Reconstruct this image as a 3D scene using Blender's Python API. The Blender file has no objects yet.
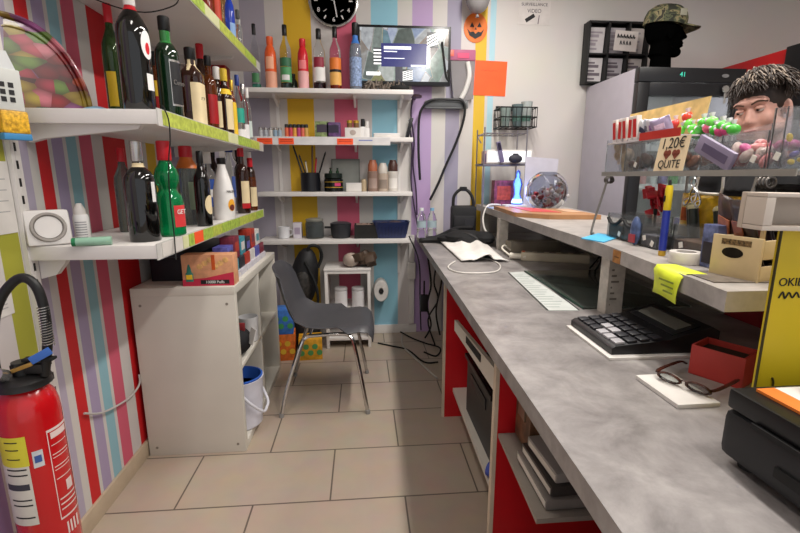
import bpy, bmesh, math, random
from mathutils import Vector, Matrix, Euler
random.seed(7)
PI = math.pi
SC = bpy.context.scene
COL = SC.collection
# ---------------------------------------------------------------- camera
F = 444.0; CH = 1.25; YAW = math.radians(4.8); PIT = math.radians(11.5)
FW = Vector((math.sin(YAW)*math.cos(PIT), math.cos(YAW)*math.cos(PIT), -math.sin(PIT)))
RT = Vector((math.cos(YAW), -math.sin(YAW), 0)); UP = RT.cross(FW)
CAM = Vector((0, 0, CH))
cd = bpy.data.cameras.new('camera'); cam = bpy.data.objects.new('camera', cd); COL.objects.link(cam)
cam.location = CAM; cam.rotation_euler = (PI/2-PIT, 0, -YAW)
cd.sensor_width = 36; cd.lens = F*36/800; cd.clip_start = 0.02
SC.camera = cam
def ray(px, py): return FW + RT*((px-400)/F) - UP*((py-266.5)/F)
def Zp(px, py, z): d = ray(px, py); return CAM + d*((z-CH)/d.z)
def Yp(px, py, y): d = ray(px, py); return CAM + d*(y/d.y)
def Xp(px, py, x): d = ray(px, py); return CAM + d*(x/d.x)
def depth(p): return (Vector(p)-CAM).dot(FW)
# ---------------------------------------------------------------- materials
def lin(h):
    h = h.lstrip('#'); r = []
    for i in (0, 2, 4):
        c = int(h[i:i+2], 16)/255
        r.append(c/12.92 if c <= .04045 else ((c+.055)/1.055)**2.4)
    return (*r, 1)
MATS = {}
def mat(hexc, rough=.5, metal=0, trans=0, emit=0, var=.08, scale=12, ior=1.45, coat=0, bump=0):
    key = (hexc, rough, metal, trans, emit, var, scale, ior, coat, bump)
    if key in MATS: return MATS[key]
    m = bpy.data.materials.new('surface_'+hexc.strip('#')); m.use_nodes = True
    nt = m.node_tree; b = nt.nodes['Principled BSDF']; c = lin(hexc)
    b.inputs['Base Color'].default_value = c
    b.inputs['Roughness'].default_value = rough; b.inputs['Metallic'].default_value = metal
    b.inputs['Transmission Weight'].default_value = trans; b.inputs['IOR'].default_value = ior
    b.inputs['Coat Weight'].default_value = coat
    if emit:
        b.inputs['Emission Color'].default_value = c; b.inputs['Emission Strength'].default_value = emit
    if var and not trans and not emit:
        tc = nt.nodes.new('ShaderNodeTexCoord'); n = nt.nodes.new('ShaderNodeTexNoise'); n.inputs['Scale'].default_value = scale
        n.inputs['Detail'].default_value = 3
        r = nt.nodes.new('ShaderNodeValToRGB')
        r.color_ramp.elements[0].position = .3; r.color_ramp.elements[1].position = .7
        r.color_ramp.elements[0].color = (*[v*(1-var) for v in c[:3]], 1)
        r.color_ramp.elements[1].color = (*[min(1, v*(1+var)) for v in c[:3]], 1)
        nt.links.new(tc.outputs['Object'], n.inputs['Vector']); nt.links.new(n.outputs['Fac'], r.inputs['Fac']); nt.links.new(r.outputs['Color'], b.inputs['Base Color'])
        if bump:
            bp = nt.nodes.new('ShaderNodeBump'); bp.inputs['Strength'].default_value = bump; bp.inputs['Distance'].default_value = .01
            nt.links.new(n.outputs['Fac'], bp.inputs['Height']); nt.links.new(bp.outputs['Normal'], b.inputs['Normal'])
    MATS[key] = m
    return m
def new_mat(name):
    m = bpy.data.materials.new(name); m.use_nodes = True
    return m, m.node_tree, m.node_tree.nodes['Principled BSDF']
def stripe_mat(name, axis, stops, lo, hi, rough=.6):
    m, nt, b = new_mat(name); N = nt.nodes.new; L = nt.links.new
    tc = N('ShaderNodeTexCoord'); s = N('ShaderNodeSeparateXYZ'); mr = N('ShaderNodeMapRange'); r = N('ShaderNodeValToRGB')
    L(tc.outputs['Object'], s.inputs[0]); L(s.outputs[axis], mr.inputs[0])
    mr.inputs[1].default_value = lo; mr.inputs[2].default_value = hi
    L(mr.outputs[0], r.inputs[0]); cr = r.color_ramp; cr.interpolation = 'CONSTANT'
    pts = [((p-lo)/(hi-lo), c) for p, c in stops]
    cr.elements[0].position = 0; cr.elements[0].color = lin(pts[0][1])
    cr.elements[1].position = pts[1][0]; cr.elements[1].color = lin(pts[1][1])
    for p, c in pts[2:]:
        e = cr.elements.new(p); e.color = lin(c)
    n = N('ShaderNodeTexNoise'); n.inputs['Scale'].default_value = 3; mx = N('ShaderNodeMixRGB'); mx.blend_type = 'MULTIPLY'; mx.inputs[0].default_value = .12
    L(tc.outputs['Object'], n.inputs['Vector']); L(r.outputs[0], mx.inputs[1]); L(n.outputs['Color'], mx.inputs[2]); L(mx.outputs[0], b.inputs['Base Color'])
    b.inputs['Roughness'].default_value = rough
    return m
WHITE = mat('#d8d3cd', .45); SHELF = mat('#dcd8d4', .4, var=.04, scale=4); BLACK = mat('#141414', .35); BLACKM = mat('#101010', .7)
CHROME = mat('#c9c9c9', .15, 1); STEEL = mat('#8f8d8a', .3, .9); PAPER = mat('#d6d2cd', .7); YTAG = mat('#b3bf4e', .5, var=.25, scale=60)
OTAG = mat('#ff5a2a', .5); CLEAR = mat('#f2f6f6', .03, 0, 1, ior=1.12); GLASS = mat('#eef4f2', .02, 0, 1, ior=1.4); ACRYL = mat('#f2f4f6', .04, 0, .94, ior=1.12)
INK = mat('#1b1a1c', .6); REDP = mat('#c8252a', .5); DRED = mat('#9c1018', .35); SILVER = mat('#b9b7b4', .25, .8)
# ---------------------------------------------------------------- builders
class B:
    def __init__(s): s.bm = bmesh.new()
    def faces(s, vs, fs):
        v = [s.bm.verts.new(p) for p in vs]
        for f in fs:
            try: s.bm.faces.new([v[i] for i in f])
            except ValueError: pass
        return v
    def hexa(s, vs, bev=0):
        v = s.faces(vs, [(0,3,2,1),(4,5,6,7),(0,1,5,4),(1,2,6,5),(2,3,7,6),(3,0,4,7)])
        if bev:
            es = list({e for q in v for e in q.link_edges})
            bmesh.ops.bevel(s.bm, geom=es, offset=bev, segments=2, affect='EDGES', profile=.6)
        return s
    def box(s, x0, x1, y0, y1, z0, z1, bev=0):
        return s.hexa([(x0,y0,z0),(x1,y0,z0),(x1,y1,z0),(x0,y1,z0),(x0,y0,z1),(x1,y0,z1),(x1,y1,z1),(x0,y1,z1)], bev)
    def obox(s, c, size, rot=(0,0,0), bev=0):
        R = Euler(rot).to_matrix(); c = Vector(c); h = [q/2 for q in size]
        vs = [c + R @ Vector((sx*h[0], sy*h[1], sz*h[2])) for sz in (-1,1) for sx, sy in ((-1,-1),(1,-1),(1,1),(-1,1))]
        return s.hexa(vs, bev)
    def prism(s, pts, off):
        n = len(pts); off = Vector(off); P = [Vector(p) for p in pts]
        s.faces(P+[p+off for p in P], [tuple(range(n))[::-1], tuple(range(n, 2*n))] + [(i, (i+1)%n, n+(i+1)%n, n+i) for i in range(n)])
        return s
    def cyl(s, p0, p1, r0, r1=None, seg=16, cap=True):
        r1 = r0 if r1 is None else r1
        p0, p1 = Vector(p0), Vector(p1); d = (p1-p0).normalized(); a = d.orthogonal().normalized(); b = d.cross(a)
        vs = [p + (a*math.cos(2*PI*i/seg)+b*math.sin(2*PI*i/seg))*r for p, r in ((p0,r0),(p1,r1)) for i in range(seg)]
        fs = [(i, (i+1)%seg, seg+(i+1)%seg, seg+i) for i in range(seg)]
        if cap: fs += [tuple(range(seg))[::-1], tuple(range(seg, 2*seg))]
        s.faces(vs, fs); return s
    def lathe(s, prof, seg=24, o=(0,0,0), sq=0, a0=0, a1=2*PI, M=None):
        o = Vector(o); full = abs(a1-a0-2*PI) < 1e-6; n = seg if full else seg+1
        vs = []; rings = []
        for r, z in prof:
            ring = []
            for i in range(n):
                a = a0+(a1-a0)*i/seg; c, si = math.cos(a), math.sin(a); k = 1
                if sq: k = 1/((abs(c)**(2+sq*4)+abs(si)**(2+sq*4))**(1/(2+sq*4)))
                p = Vector((r*c*k, r*si*k, z))
                if M is not None: p = M @ p
                ring.append(len(vs)); vs.append(o+p)
            rings.append(ring)
        fs = []
        for j in range(len(prof)-1):
            for i in range(seg):
                k = (i+1) % n
                fs.append((rings[j][i], rings[j][k], rings[j+1][k], rings[j+1][i]))
        if full:
            if prof[0][0] > 1e-6: fs.append(tuple(rings[0])[::-1])
            if prof[-1][0] > 1e-6: fs.append(tuple(rings[-1]))
        s.faces(vs, fs); return s
    def ell(s, c, r, rot=(0,0,0), seg=14):
        if not hasattr(r, '__len__'): r = (r,r,r)
        R = Euler(rot).to_matrix() @ Matrix.Diagonal(r); n = max(6, seg//2)
        prof = [(math.sin(PI*i/n), -math.cos(PI*i/n)) for i in range(n+1)]
        prof[0] = (1e-4, -1); prof[-1] = (1e-4, 1)
        return s.lathe(prof, seg, c, M=R)
    def tube(s, pts, r, seg=8, sub=5):
        P = [Vector(p) for p in pts]
        if sub and len(P) > 2:
            Q = []
            for i in range(len(P)-1):
                p0, p1, p2, p3 = P[max(i-1,0)], P[i], P[i+1], P[min(i+2,len(P)-1)]
                for k in range(sub):
                    t = k/sub
                    Q.append(.5*((2*p1)+(p2-p0)*t+(2*p0-5*p1+4*p2-p3)*t*t+(3*p1-p0-3*p2+p3)*t**3))
            Q.append(P[-1]); P = Q
        vs, fs = [], []; a = None
        for i, p in enumerate(P):
            d = (P[min(i+1,len(P)-1)]-P[max(i-1,0)]).normalized()
            a = d.orthogonal().normalized() if a is None else (a-d*a.dot(d)).normalized()
            b = d.cross(a); rr = r[i*len(r)//len(P)] if hasattr(r, '__len__') else r
            vs += [p+(a*math.cos(2*PI*k/seg)+b*math.sin(2*PI*k/seg))*rr for k in range(seg)]
        for i in range(len(P)-1):
            for k in range(seg): fs.append((i*seg+k, i*seg+(k+1)%seg, (i+1)*seg+(k+1)%seg, (i+1)*seg+k))
        fs += [tuple(range(seg))[::-1], tuple(range(len(vs)-seg, len(vs)))]
        s.faces(vs, fs); return s
    def sheet(s, grid, th):
        R, C = len(grid), len(grid[0]); V = [[Vector(p) for p in row] for row in grid]; nor = []
        for i in range(R):
            row = []
            for j in range(C):
                du = V[min(i+1,R-1)][j]-V[max(i-1,0)][j]; dv = V[i][min(j+1,C-1)]-V[i][max(j-1,0)]
                row.append(du.cross(dv).normalized())
            nor.append(row)
        vs = [V[i][j]+nor[i][j]*th/2 for i in range(R) for j in range(C)]+[V[i][j]-nor[i][j]*th/2 for i in range(R) for j in range(C)]
        n = R*C; fs = []
        for i in range(R-1):
            for j in range(C-1):
                a = i*C+j; fs += [(a, a+C, a+C+1, a+1), (n+a, n+a+1, n+a+C+1, n+a+C)]
        for i in range(R-1):
            for j in (0, C-1): fs.append((i*C+j, (i+1)*C+j, n+(i+1)*C+j, n+i*C+j))
        for j in range(C-1):
            for i in (0, R-1): fs.append((i*C+j, i*C+j+1, n+i*C+j+1, n+i*C+j))
        s.faces(vs, fs); return s
    def out(s, name, m, parent=None, label=None, ang=.6, off=None):
        bm = s.bm
        bmesh.ops.recalc_face_normals(bm, faces=bm.faces[:])
        for f in bm.faces: f.smooth = True
        for e in bm.edges:
            if len(e.link_faces) == 2 and e.calc_face_angle(0) > ang: e.smooth = False
        me = bpy.data.meshes.new(name); bm.to_mesh(me); bm.free()
        for q in (m if isinstance(m, (list, tuple)) else [m]): me.materials.append(q)
        o = bpy.data.objects.new(name, me); COL.objects.link(o)
        if parent is not None: o.parent = parent
        if off is not None: o.location = off
        if label: o['label'] = label
        return o
def thing(name, label, cat, loc=(0,0,0), rz=0, group=None, rot=None):
    o = bpy.data.objects.new(name, None); COL.objects.link(o); o.empty_display_size = .05
    o.location = loc; o.rotation_euler = rot or (0,0,rz)
    return tag(o, label, cat, group)
def tag(o, label, cat, group=None, kind=None):
    o['label'] = label; o['category'] = cat
    if group: o['group'] = group
    if kind: o['kind'] = kind
    return o
def struct(b, name, m):
    o = b.out(name, m); o['kind'] = 'structure'; return o
def text(s, size, loc, rot, m, parent, name='lettering', ext=.0004, align='CENTER'):
    c = bpy.data.curves.new(name, 'FONT'); c.body = s; c.size = size; c.extrude = ext; c.align_x = align; c.align_y = 'CENTER'
    c.materials.append(m); tmp = bpy.data.objects.new(name, c); me = bpy.data.meshes.new_from_object(tmp); bpy.data.objects.remove(tmp); bpy.data.curves.remove(c)
    me.materials.clear(); me.materials.append(m)
    o = bpy.data.objects.new(name, me); COL.objects.link(o); o.location = loc; o.rotation_euler = rot
    o.parent = parent
    return o
def at(b, loc, name, m, label, cat, group=None, rz=0, rot=None):
    """one-mesh thing: mesh in local coordinates around its base"""
    o = b.out(name, m); o.location = loc; o.rotation_euler = rot or (0,0,rz)
    return tag(o, label, cat, group)
# ---------------------------------------------------------------- setting
YB = 3.44; XL = -1.0; XR = 4.2; ZC = 2.75; YF = -1.2
m, nt, b = new_mat('beige_floor_tile'); N = nt.nodes.new; L = nt.links.new
tc = N('ShaderNodeTexCoord'); mp = N('ShaderNodeMapping'); br = N('ShaderNodeTexBrick')
mp.inputs['Location'].default_value = (.146+.296, -1.545+.335*8, 0)
br.offset = .5; br.inputs['Scale'].default_value = 1; br.inputs['Brick Width'].default_value = .592; br.inputs['Row Height'].default_value = .335
br.inputs['Mortar Size'].default_value = .0035; br.inputs['Mortar Smooth'].default_value = .1
br.inputs['Color1'].default_value = lin('#bbaa9a'); br.inputs['Color2'].default_value = lin('#b2a190'); br.inputs['Mortar'].default_value = lin('#6a5f55')
nz = N('ShaderNodeTexNoise'); nz.inputs['Scale'].default_value = 9; nz.inputs['Detail'].default_value = 6
mx = N('ShaderNodeMixRGB'); mx.blend_type = 'MULTIPLY'; mx.inputs[0].default_value = .22
L(tc.outputs['Object'], mp.inputs[0]); L(mp.outputs[0], br.inputs['Vector']); L(tc.outputs['Object'], nz.inputs['Vector'])
L(br.outputs['Color'], mx.inputs[1]); L(nz.outputs['Color'], mx.inputs[2]); L(mx.outputs[0], b.inputs['Base Color'])
bp = N('ShaderNodeBump'); bp.inputs['Strength'].default_value = .4; bp.inputs['Distance'].default_value = .004; bp.invert = True
L(br.outputs['Fac'], bp.inputs['Height']); L(bp.outputs['Normal'], b.inputs['Normal']); b.inputs['Roughness'].default_value = .38
FLOORM = m
struct(B().box(XL, XR, YF, YB, -.05, 0), 'floor', FLOORM)
W = '#cfcac6'
def bx(px, py=133): return Yp(px, py, YB).x
bs = [(XL-.1, W), (bx(247), '#a8a2ae'), (bx(270), W), (bx(288), '#e3b51c'), (bx(312), W), (bx(334), '#d6607c'), (bx(357), W),
      (bx(370), '#8fc4d6'), (bx(396), W), (bx(410), '#b59ac4'), (bx(429), W), (bx(445), '#9d98ab'), (bx(457), W), (bx(472), '#dcb52a'), (bx(482), W), (bx(485), '#a9cfdb'), (bx(491), W)]
struct(B().box(XL-.1, XR+.1, YB, YB+.1, 0, ZC), 'wall_back', stripe_mat('striped_wallpaper_back', 0, bs, XL-.1, XR+.1))
def ly(px, py=165): return Xp(px, py, XL).y
ls = [(YF, W), (.98, '#a88bb8'), (1.17, W), (1.29, '#a5a436'), (1.365, W), (1.415, '#b1a7bb'), (ly(29.5), W), (ly(36), '#c9191f'), (ly(47), W), (ly(54), '#a596b5'), (ly(62.5), W),
      (ly(67), '#8cb8c4'), (ly(76.5), W), (ly(82), '#cf5a72'), (ly(93), W), (ly(103.5), '#c41219'), (ly(126), W), (2.22, '#d9b02c'), (2.30, W), (2.46, '#b1a7bb'), (2.6, W), (3.1, '#a8a2ae'), (3.3, W)]
struct(B().box(XL-.1, XL, YF, YB, 0, ZC), 'wall_left', stripe_mat('striped_wallpaper_left', 1, ls, YF, YB+.1))
struct(B().box(XR, XR+.1, YF, YB, 0, ZC), 'wall_right', mat('#c9c2ba', .7, scale=2))
struct(B().box(XL-.1, XR+.1, YF, YB+.1, ZC, ZC+.1), 'ceiling', mat('#d9d5d0', .8))
struct(B().box(XL, XL+.012, YF, YB, 0, .075, .002), 'baseboard_left', mat('#b9a78f', .4))
struct(B().box(XL+.02, .42, YB-.014, YB, 0, .07, .002), 'baseboard_back', SHELF)
# ---------------------------------------------------------------- wall shelves, left
def left_shelf(z, y0, y1, x1, th, label, tags, bl=.85, bh=.04):
    t = thing('wall_shelf', label, 'shelf', (XL, y0, z), 0, 'white shelves on the left wall')
    D = x1-XL; Ln = y1-y0
    B().box(.003, D, 0, Ln, -th, 0, .003).out('board', SHELF, t)
    for yy in (.03, Ln-.35):
        bb = B().prism([(.015,yy,-th),(D*bl,yy,-th),(D*bl*.97,yy,-th-.012),(.06,yy,-th-bh),(.015,yy,-th-bh-.012)], (0,.022,0))
        bb.out('bracket', SHELF, t)
    B().box(D, D+.004, .0, Ln, -th-.004, .004).out('price_rail', mat('#cdcac6', .25), t)
    y = .03
    for w, c in tags:
        B().box(D+.0045, D+.006, y, y+w, -th, .001).out('price_tag', c, t)
        for k in range(3):
            pass
        y += w+.004
    return t
Yt = YTAG
Gt = mat('#a2bb4a', .5, var=.3, scale=60)
Pt = mat('#d7d9a8', .5)
left_shelf(1.443, 1.425, 2.86, -.60, .042, 'white wall shelf carrying dark spirit bottles and the macaron tray', [(.26,Yt),(.2,Yt),(.2,Yt),(.16,Pt),(.25,Gt),(.2,Yt)])
left_shelf(1.045, 1.385, 2.88, -.625, .042, 'lowest white wall shelf, just above the white cube cabinet', [(.16,WHITE),(.05,Pt),(.05,Gt),(.09,OTAG),(.11,Gt),(.12,Yt),(.12,Gt),(.16,Gt),(.2,Yt),(.16,Yt),(.18,Gt)], .25, .05)
left_shelf(1.905, 1.42, 2.90, -.60, .042, 'highest white wall shelf at top left, with a yellow price rail', [(.28,Gt),(.2,Gt),(.18,Pt),(.22,Yt),(.2,Yt),(.24,Gt)])
t = thing('shelf_upright', 'white slotted steel upright on the left wall holding the shelf brackets', 'shelf upright', (XL, 1.396, .22))
B().box(.001, .014, -.018, .018, 0, 2.2).out('rail', SHELF, t)
m, nt, b = new_mat('slotted_rail'); N = nt.nodes.new; L = nt.links.new
tc = N('ShaderNodeTexCoord'); s_ = N('ShaderNodeSeparateXYZ'); md = N('ShaderNodeMath'); md.operation = 'MODULO'; md.inputs[1].default_value = .05; gt = N('ShaderNodeMath'); gt.operation = 'GREATER_THAN'; gt.inputs[1].default_value = .024
mx = N('ShaderNodeMixRGB'); mx.inputs[1].default_value = lin('#151414'); mx.inputs[2].default_value = lin('#dcd8d4')
L(tc.outputs['Object'], s_.inputs[0]); L(s_.outputs[2], md.inputs[0]); L(md.outputs[0], gt.inputs[0]); L(gt.outputs[0], mx.inputs[0]); L(mx.outputs[0], b.inputs['Base Color'])
B().box(.0142, .0150, -.004, .004, .02, 2.18).out('slot_strip', m, t)
# ---------------------------------------------------------------- shelves, back wall
BS = {}
for zt, label, x0, x1, dp in ((1.828, 'top white shelf of the back wall, holding a row of coloured bottles', -.80, .36, .25), (1.515, 'white shelf of the back wall with orange price tags, second from top', -.82, .36, .25),
                       (1.14, 'white shelf of the back wall holding the pen cup, third from top', -.73, .36, .22), (.80, 'lowest white shelf of the back wall, holding the blue basket', -.74, .36, .24)):
    t = thing('wall_shelf', label, 'shelf', (0, YB, zt), 0, 'white shelves on the back wall')
    B().box(x0, x1, -dp, -.002, -.03, 0, .003).out('board', SHELF, t)
    for xx in (-.60, -.05, .28):
        B().prism([(xx,-.012,-.03),(xx,-.8*dp,-.03),(xx,-.75*dp,-.045),(xx,-.012,-.09)], (.018,0,0)).out('bracket', SHELF, t)
    if abs(zt-1.515) < .01:
        B().box(-.72, .20, -dp-.006, -dp-.001, -.055, -.002).out('price_rail', mat('#d6d4d4', .3), t)
        for a, c in ((-.70, 1), (-.535, 1), (.02-.27, 0)): pass
        for px, w in ((264.5, 15), (286, 15), (345, 16)):
            p = Yp(px, 137, YB-dp-.007); q = w/2*depth(p)/F
            B().box(p.x-q, p.x+q, -dp-.008, -dp-.0062, -.052, -.012).out('price_tag', OTAG, t)
            for k in range(2): B().box(p.x-q*.8, p.x+q*.8, -dp-.0086, -dp-.008, -.022-k*.012, -.018-k*.012).out('print_line', mat('#b03015', .6), t)
    BS[zt] = YB-dp
for xx, lb in ((-.60, 'left'), (.28, 'right')):
    t = thing('shelf_upright', 'white steel upright behind the back wall shelves, on the '+('lilac and white stripes' if lb == 'left' else 'blue stripe'), 'shelf upright', (xx, YB, .5))
    B().box(-.011, .011, -.011, -.001, 0, 1.5).out('rail', SHELF, t)
t = thing('cable_trunking', 'white vertical cable trunking on the back wall right of the shelves', 'trunking', (.37, YB, .08))
B().box(-.012, .03, -.03, -.001, 0, .72, .003).out('cover', SHELF, t)
t = thing('wall_socket', 'white surface-mounted socket box on the cable trunking', 'socket', (.375, YB-.03, .46))
B().box(-.03, .03, -.04, -.001, 0, .13, .006).out('box', WHITE, t)
B().box(-.022, .022, -.044, -.04, .03, .1, .002).out('socket_face', PAPER, t)
# ---------------------------------------------------------------- bottles
ST = {  # (radius fraction, height fraction); cap start fraction
 'wine': ([(.0,.0),(.94,.0),(1,.02),(1,.58),(.93,.66),(.6,.74),(.4,.79),(.34,.86),(.34,.985),(0,.985)], .84, .40),
 'martini': ([(0,0),(.93,0),(1,.015),(1,.66),(.95,.73),(.72,.80),(.42,.86),(.30,.89),(.28,.985),(0,.985)], .90, .34),
 'whisky': ([(0,0),(.95,0),(1,.015),(1,.60),(.96,.67),(.7,.73),(.42,.76),(.42,.80),(.40,.985),(0,.985)], .87, .47),
 'square': ([(0,0),(.96,0),(1,.012),(1,.62),(.95,.68),(.6,.74),(.40,.78),(.38,.985),(0,.985)], .85, .46),
 'short': ([(0,0),(.95,0),(1,.015),(1,.56),(.9,.66),(.55,.74),(.42,.77),(.42,.985),(0,.985)], .82, .5),
 'bulb': ([(0,0),(.9,0),(1,.02),(1,.34),(.92,.42),(.66,.475),(.60,.50),(.66,.53),(.83,.59),(.84,.64),(.72,.71),(.48,.76),(.40,.79),(.40,.985),(0,.985)], .80, .46),
 'cone': ([(0,0),(.95,0),(1,.02),(1,.36),(.95,.48),(.75,.64),(.52,.78),(.38,.86),(.36,.985),(0,.985)], .90, .40),
 'fat': ([(0,0),(.9,0),(1,.03),(1,.62),(.94,.72),(.7,.80),(.52,.84),(.5,.87),(.52,.985),(0,.985)], .86, .56),
 'liqueur': ([(0,0),(.95,0),(1,.015),(1,.60),(.95,.65),(.66,.715),(.40,.745),(.34,.76),(.32,.985),(0,.985)], .80, .36),
 'can': ([(0,0),(.9,0),(1,.02),(1,.9),(.92,.93),(.92,.985),(0,.985)], .93, .94),
}
def prof_r(prof, h):
    for (r0, h0), (r1, h1) in zip(prof, prof[1:]):
        if h0 <= h <= h1 and h1 > h0: return r0+(r1-r0)*(h-h0)/(h1-h0)
    return 1
def bottle(label, loc, h, r, style, gm, cm, labs=(), face=-.6, sq=0, cat='bottle', group=None, name='spirit_bottle', txt=None, liquid=None, neckband=None, capn='cap'):
    t = thing(name, label, cat, loc, 0, group)
    prof, cs, cr = ST[style]
    P = [(max(a*r, 0), b*h) for a, b in prof if a > 0]
    B().lathe(P, 24, sq=sq).out('glass_body', gm, t)
    q = cr*r*1.02
    B().lathe([(q,cs*h),(q*1.03,cs*h+.001),(q*1.03,h*.992),(q*.9,h)], 20).out(capn, cm, t)
    if neckband:
        a, bnd, m_ = neckband
        k = [(prof_r(prof, a+(bnd-a)*i/5)*r+.0009, (a+(bnd-a)*i/5)*h) for i in range(6)]
        B().lathe(k, 20).out('neck_band', m_, t)
    for li, (h0, h1, m_, arc, da, *rd) in enumerate(labs):
        n = 8; pr = [(prof_r(prof, h0+(h1-h0)*i/n)*r+.0008+.0005*li, (h0+(h1-h0)*i/n)*h) for i in range(n+1)]
        bb = B()
        if rd:
            vs = [(0, 0)]+[(q/4*math.cos(j*PI/10), q/4*math.sin(j*PI/10)) for q in range(1, 5) for j in range(20)]
            pts = []
            for u, v in vs:
                hh_ = (h0+h1)/2+(h1-h0)/2*v; aa = face+da+arc*u; rr = prof_r(prof, hh_)*r+.001+.0005*li
                pts.append((rr*math.cos(aa), rr*math.sin(aa), hh_*h))
            fs = [(0, 1+j, 1+(j+1)%20) for j in range(20)]+[(1+20*q+j, 1+20*(q+1)+j, 1+20*(q+1)+(j+1)%20, 1+20*q+(j+1)%20) for q in range(3) for j in range(20)]
            bb.faces(pts, fs); bb.out('round_label', m_, t)
        else:
            bb.lathe(pr, 12, sq=sq, a0=face+da-arc, a1=face+da+arc); bb.out('paper_label', m_, t)
    if txt:
        s, sz, hh, tm, da = txt
        k = 1
        rr = prof_r(prof, hh)*r*(1.10 if sq else 1)+.0022
        text(s, sz, (math.cos(face+da)*rr, math.sin(face+da)*rr, hh*h), (PI/2, 0, PI/2+face+da), tm, t)
    if liquid:
        m_, hl = liquid
        k = [(max(a*r*.9,.0), b*h+.003) for a, b in prof if a > 0 and b <= hl]
        k.append((prof_r(prof, hl)*r*.9, hl*h))
        B().lathe(k, 20).out('liquid', m_, t)
    return t
def G(h, tr=.9, rough=.04): return mat(h, rough, 0, tr, ior=1.35)
DK = mat('#070808', .06, coat=.6, var=0); GRN = mat('#3c5a2c', .05, 0, .55); DKG = mat('#0c2412', .06, coat=.5, var=0); EMER = mat('#0f9a58', .04, 0, .55)
BRN = mat('#2a120a', .06, coat=.5, var=0); AMB = mat('#6a3312', .05, 0, .4); AMB2 = mat('#8c3f18', .05, 0, .5); CLR = mat('#f4f8f8', .02, 0, 1, ior=1.3)
GREYG = mat('#8e9490', .04, 0, .8, ior=1.3)
CREAM = mat('#e2cfa5', .6); LBLK = mat('#15161a', .5); LBLUE = mat('#2b4fa0', .5); LWHITE = mat('#e6e4e2', .6); LYEL = mat('#eec52c', .5); LRED = mat('#b5141e', .5)
LGRN = mat('#3f7d4c', .5); TEAL = mat('#2aa58f', .5); CRED = mat('#c8202c', .3); CGOLD = mat('#c9a23c', .3, .6); CORG = mat('#c96a26', .4); CBLUE = mat('#27408f', .35); CWHT = mat('#ece9e4', .4); CBLK = mat('#101010', .35)
def put(px, w, yt, yb, xp, zs):
    p = Xp(px, yb, xp); y = min(p.y, 2.80); k = depth((xp, y, zs)); w *= .83
    h = Yp(px, yt, y).z - zs
    return (xp, y, zs), h, w*k/F/2
def shelfbottle(label, px, w, yt, yb, xp, zs, *a, **k):
    l, h, r = put(px, w, yt, yb, xp, zs)
    return bottle(label, l, h, r, *a, group='spirit bottles on the left wall shelves', **k)
Z1 = 1.4435; Z2 = 1.0455; Z3 = 1.9055
sb = shelfbottle
# middle shelf
sb('dark green bottle with a red capsule standing behind the big black vermouth-style bottle', 119, 21, 4, 110, -.86, Z1, 'wine', GRN, CRED, [(.12,.42,LYEL,.5,-.9)])
sb('big glossy black bottle with a round white emblem, front of the middle shelf', 141, 35, -6, 112, -.70, Z1, 'martini', DK, CWHT, [(.46,.70,LWHITE,.45,.45,1),(.50,.60,CRED,.18,.45,1),(.20,.34,LWHITE,.28,.45)], face=-.72, neckband=(.86,.90,CRED), name='vermouth_bottle')
sb('bottle whose red cap peeks out behind the big black bottle', 147, 15, 4, 100, -.90, Z1, 'wine', DKG, CRED)
sb('bottle with a yellow and red label behind the big black bottle', 159, 18, 52, 106, -.84, Z1, 'short', AMB, CBLK, [(.05,.62,LYEL,1.0,-.4),(.2,.42,LRED,.5,-.4)])
sb('green-necked whisky bottle with a silver-edged black label and a cork cap', 172, 26, 17, 111, -.66, Z1, 'whisky', DKG, CBLK, [(.13,.58,SILVER,.72,.2),(.15,.56,LBLK,.66,.2)], face=-.55, neckband=(.74,.86,mat('#2f7a3a',.06,coat=.5)), txt=('Cuno', .022, .36, SILVER, .2))
sb('square dark bottle with a tall cream label and a cream neck', 195, 25, 48, 117, -.66, Z1, 'square', BRN, CBLK, [(.03,.55,CREAM,.9,.1)], sq=.5, neckband=(.70,.86,CREAM), txt=('N°7', .016, .35, INK, .1))
sb('bottle with a bright red cap behind the cream-labelled square bottle', 205, 20, 44, 118, -.76, Z1, 'wine', BRN, CRED, [(.1,.52,DRED,1,.1)])
sb('black-capped amber bottle with a dark red label', 212, 16, 56, 121, -.68, Z1, 'whisky', AMB, CBLK, [(.12,.5,DRED,.9,0)])
sb('dark bottle with a white cap and pale label next to the yellow-capped one', 220, 15, 67, 124, -.69, Z1, 'short', BRN, CWHT, [(.12,.5,CREAM,.8,-.2)])
sb('dark bottle with a yellow cap and a slanting cream label', 227, 16, 69, 126, -.66, Z1, 'short', BRN, mat('#d8b83a',.4), [(.1,.55,CREAM,.7,.1),(.62,.7,LYEL,1.5,0)])
l, h, r = put(231, 14, 64, 100, -.82, Z1)
t = thing('gift_box', 'dark red carton standing behind the yellow-capped bottle', 'box', l)
B().box(-.06,.06,-.05,.05,0,h,.002).out('carton', DRED, t)
B().box(-.045,.045,-.0515,-.0503,h*.3,h*.7).out('printed_panel', mat('#6d0d14',.5), t)
sb('slim bottle with a full yellow label beside the clear bottles', 234, 9, 80, 127, -.665, Z1, 'short', AMB2, CGOLD, [(.03,.62,LYEL,2.4,0)])
sb('clear bottle with a teal label and dark blue cap', 240, 12, 75, 129, -.68, Z1, 'wine', CLR, CBLUE, [(.28,.50,TEAL,1.2,0),(.05,.18,LWHITE,1.2,0)])
sb('clear bottle with a silver cap and white label near the shelf end', 245, 10, 84, 130, -.66, Z1, 'short', CLR, SILVER, [(.05,.3,LWHITE,1,0)])
sb('clear bottle with a plain top, last on the middle shelf', 249, 8, 88, 131, -.66, Z1, 'short', CLR, CWHT, [(.1,.4,mat('#c9d6d0',.5),1,0)])
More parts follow.
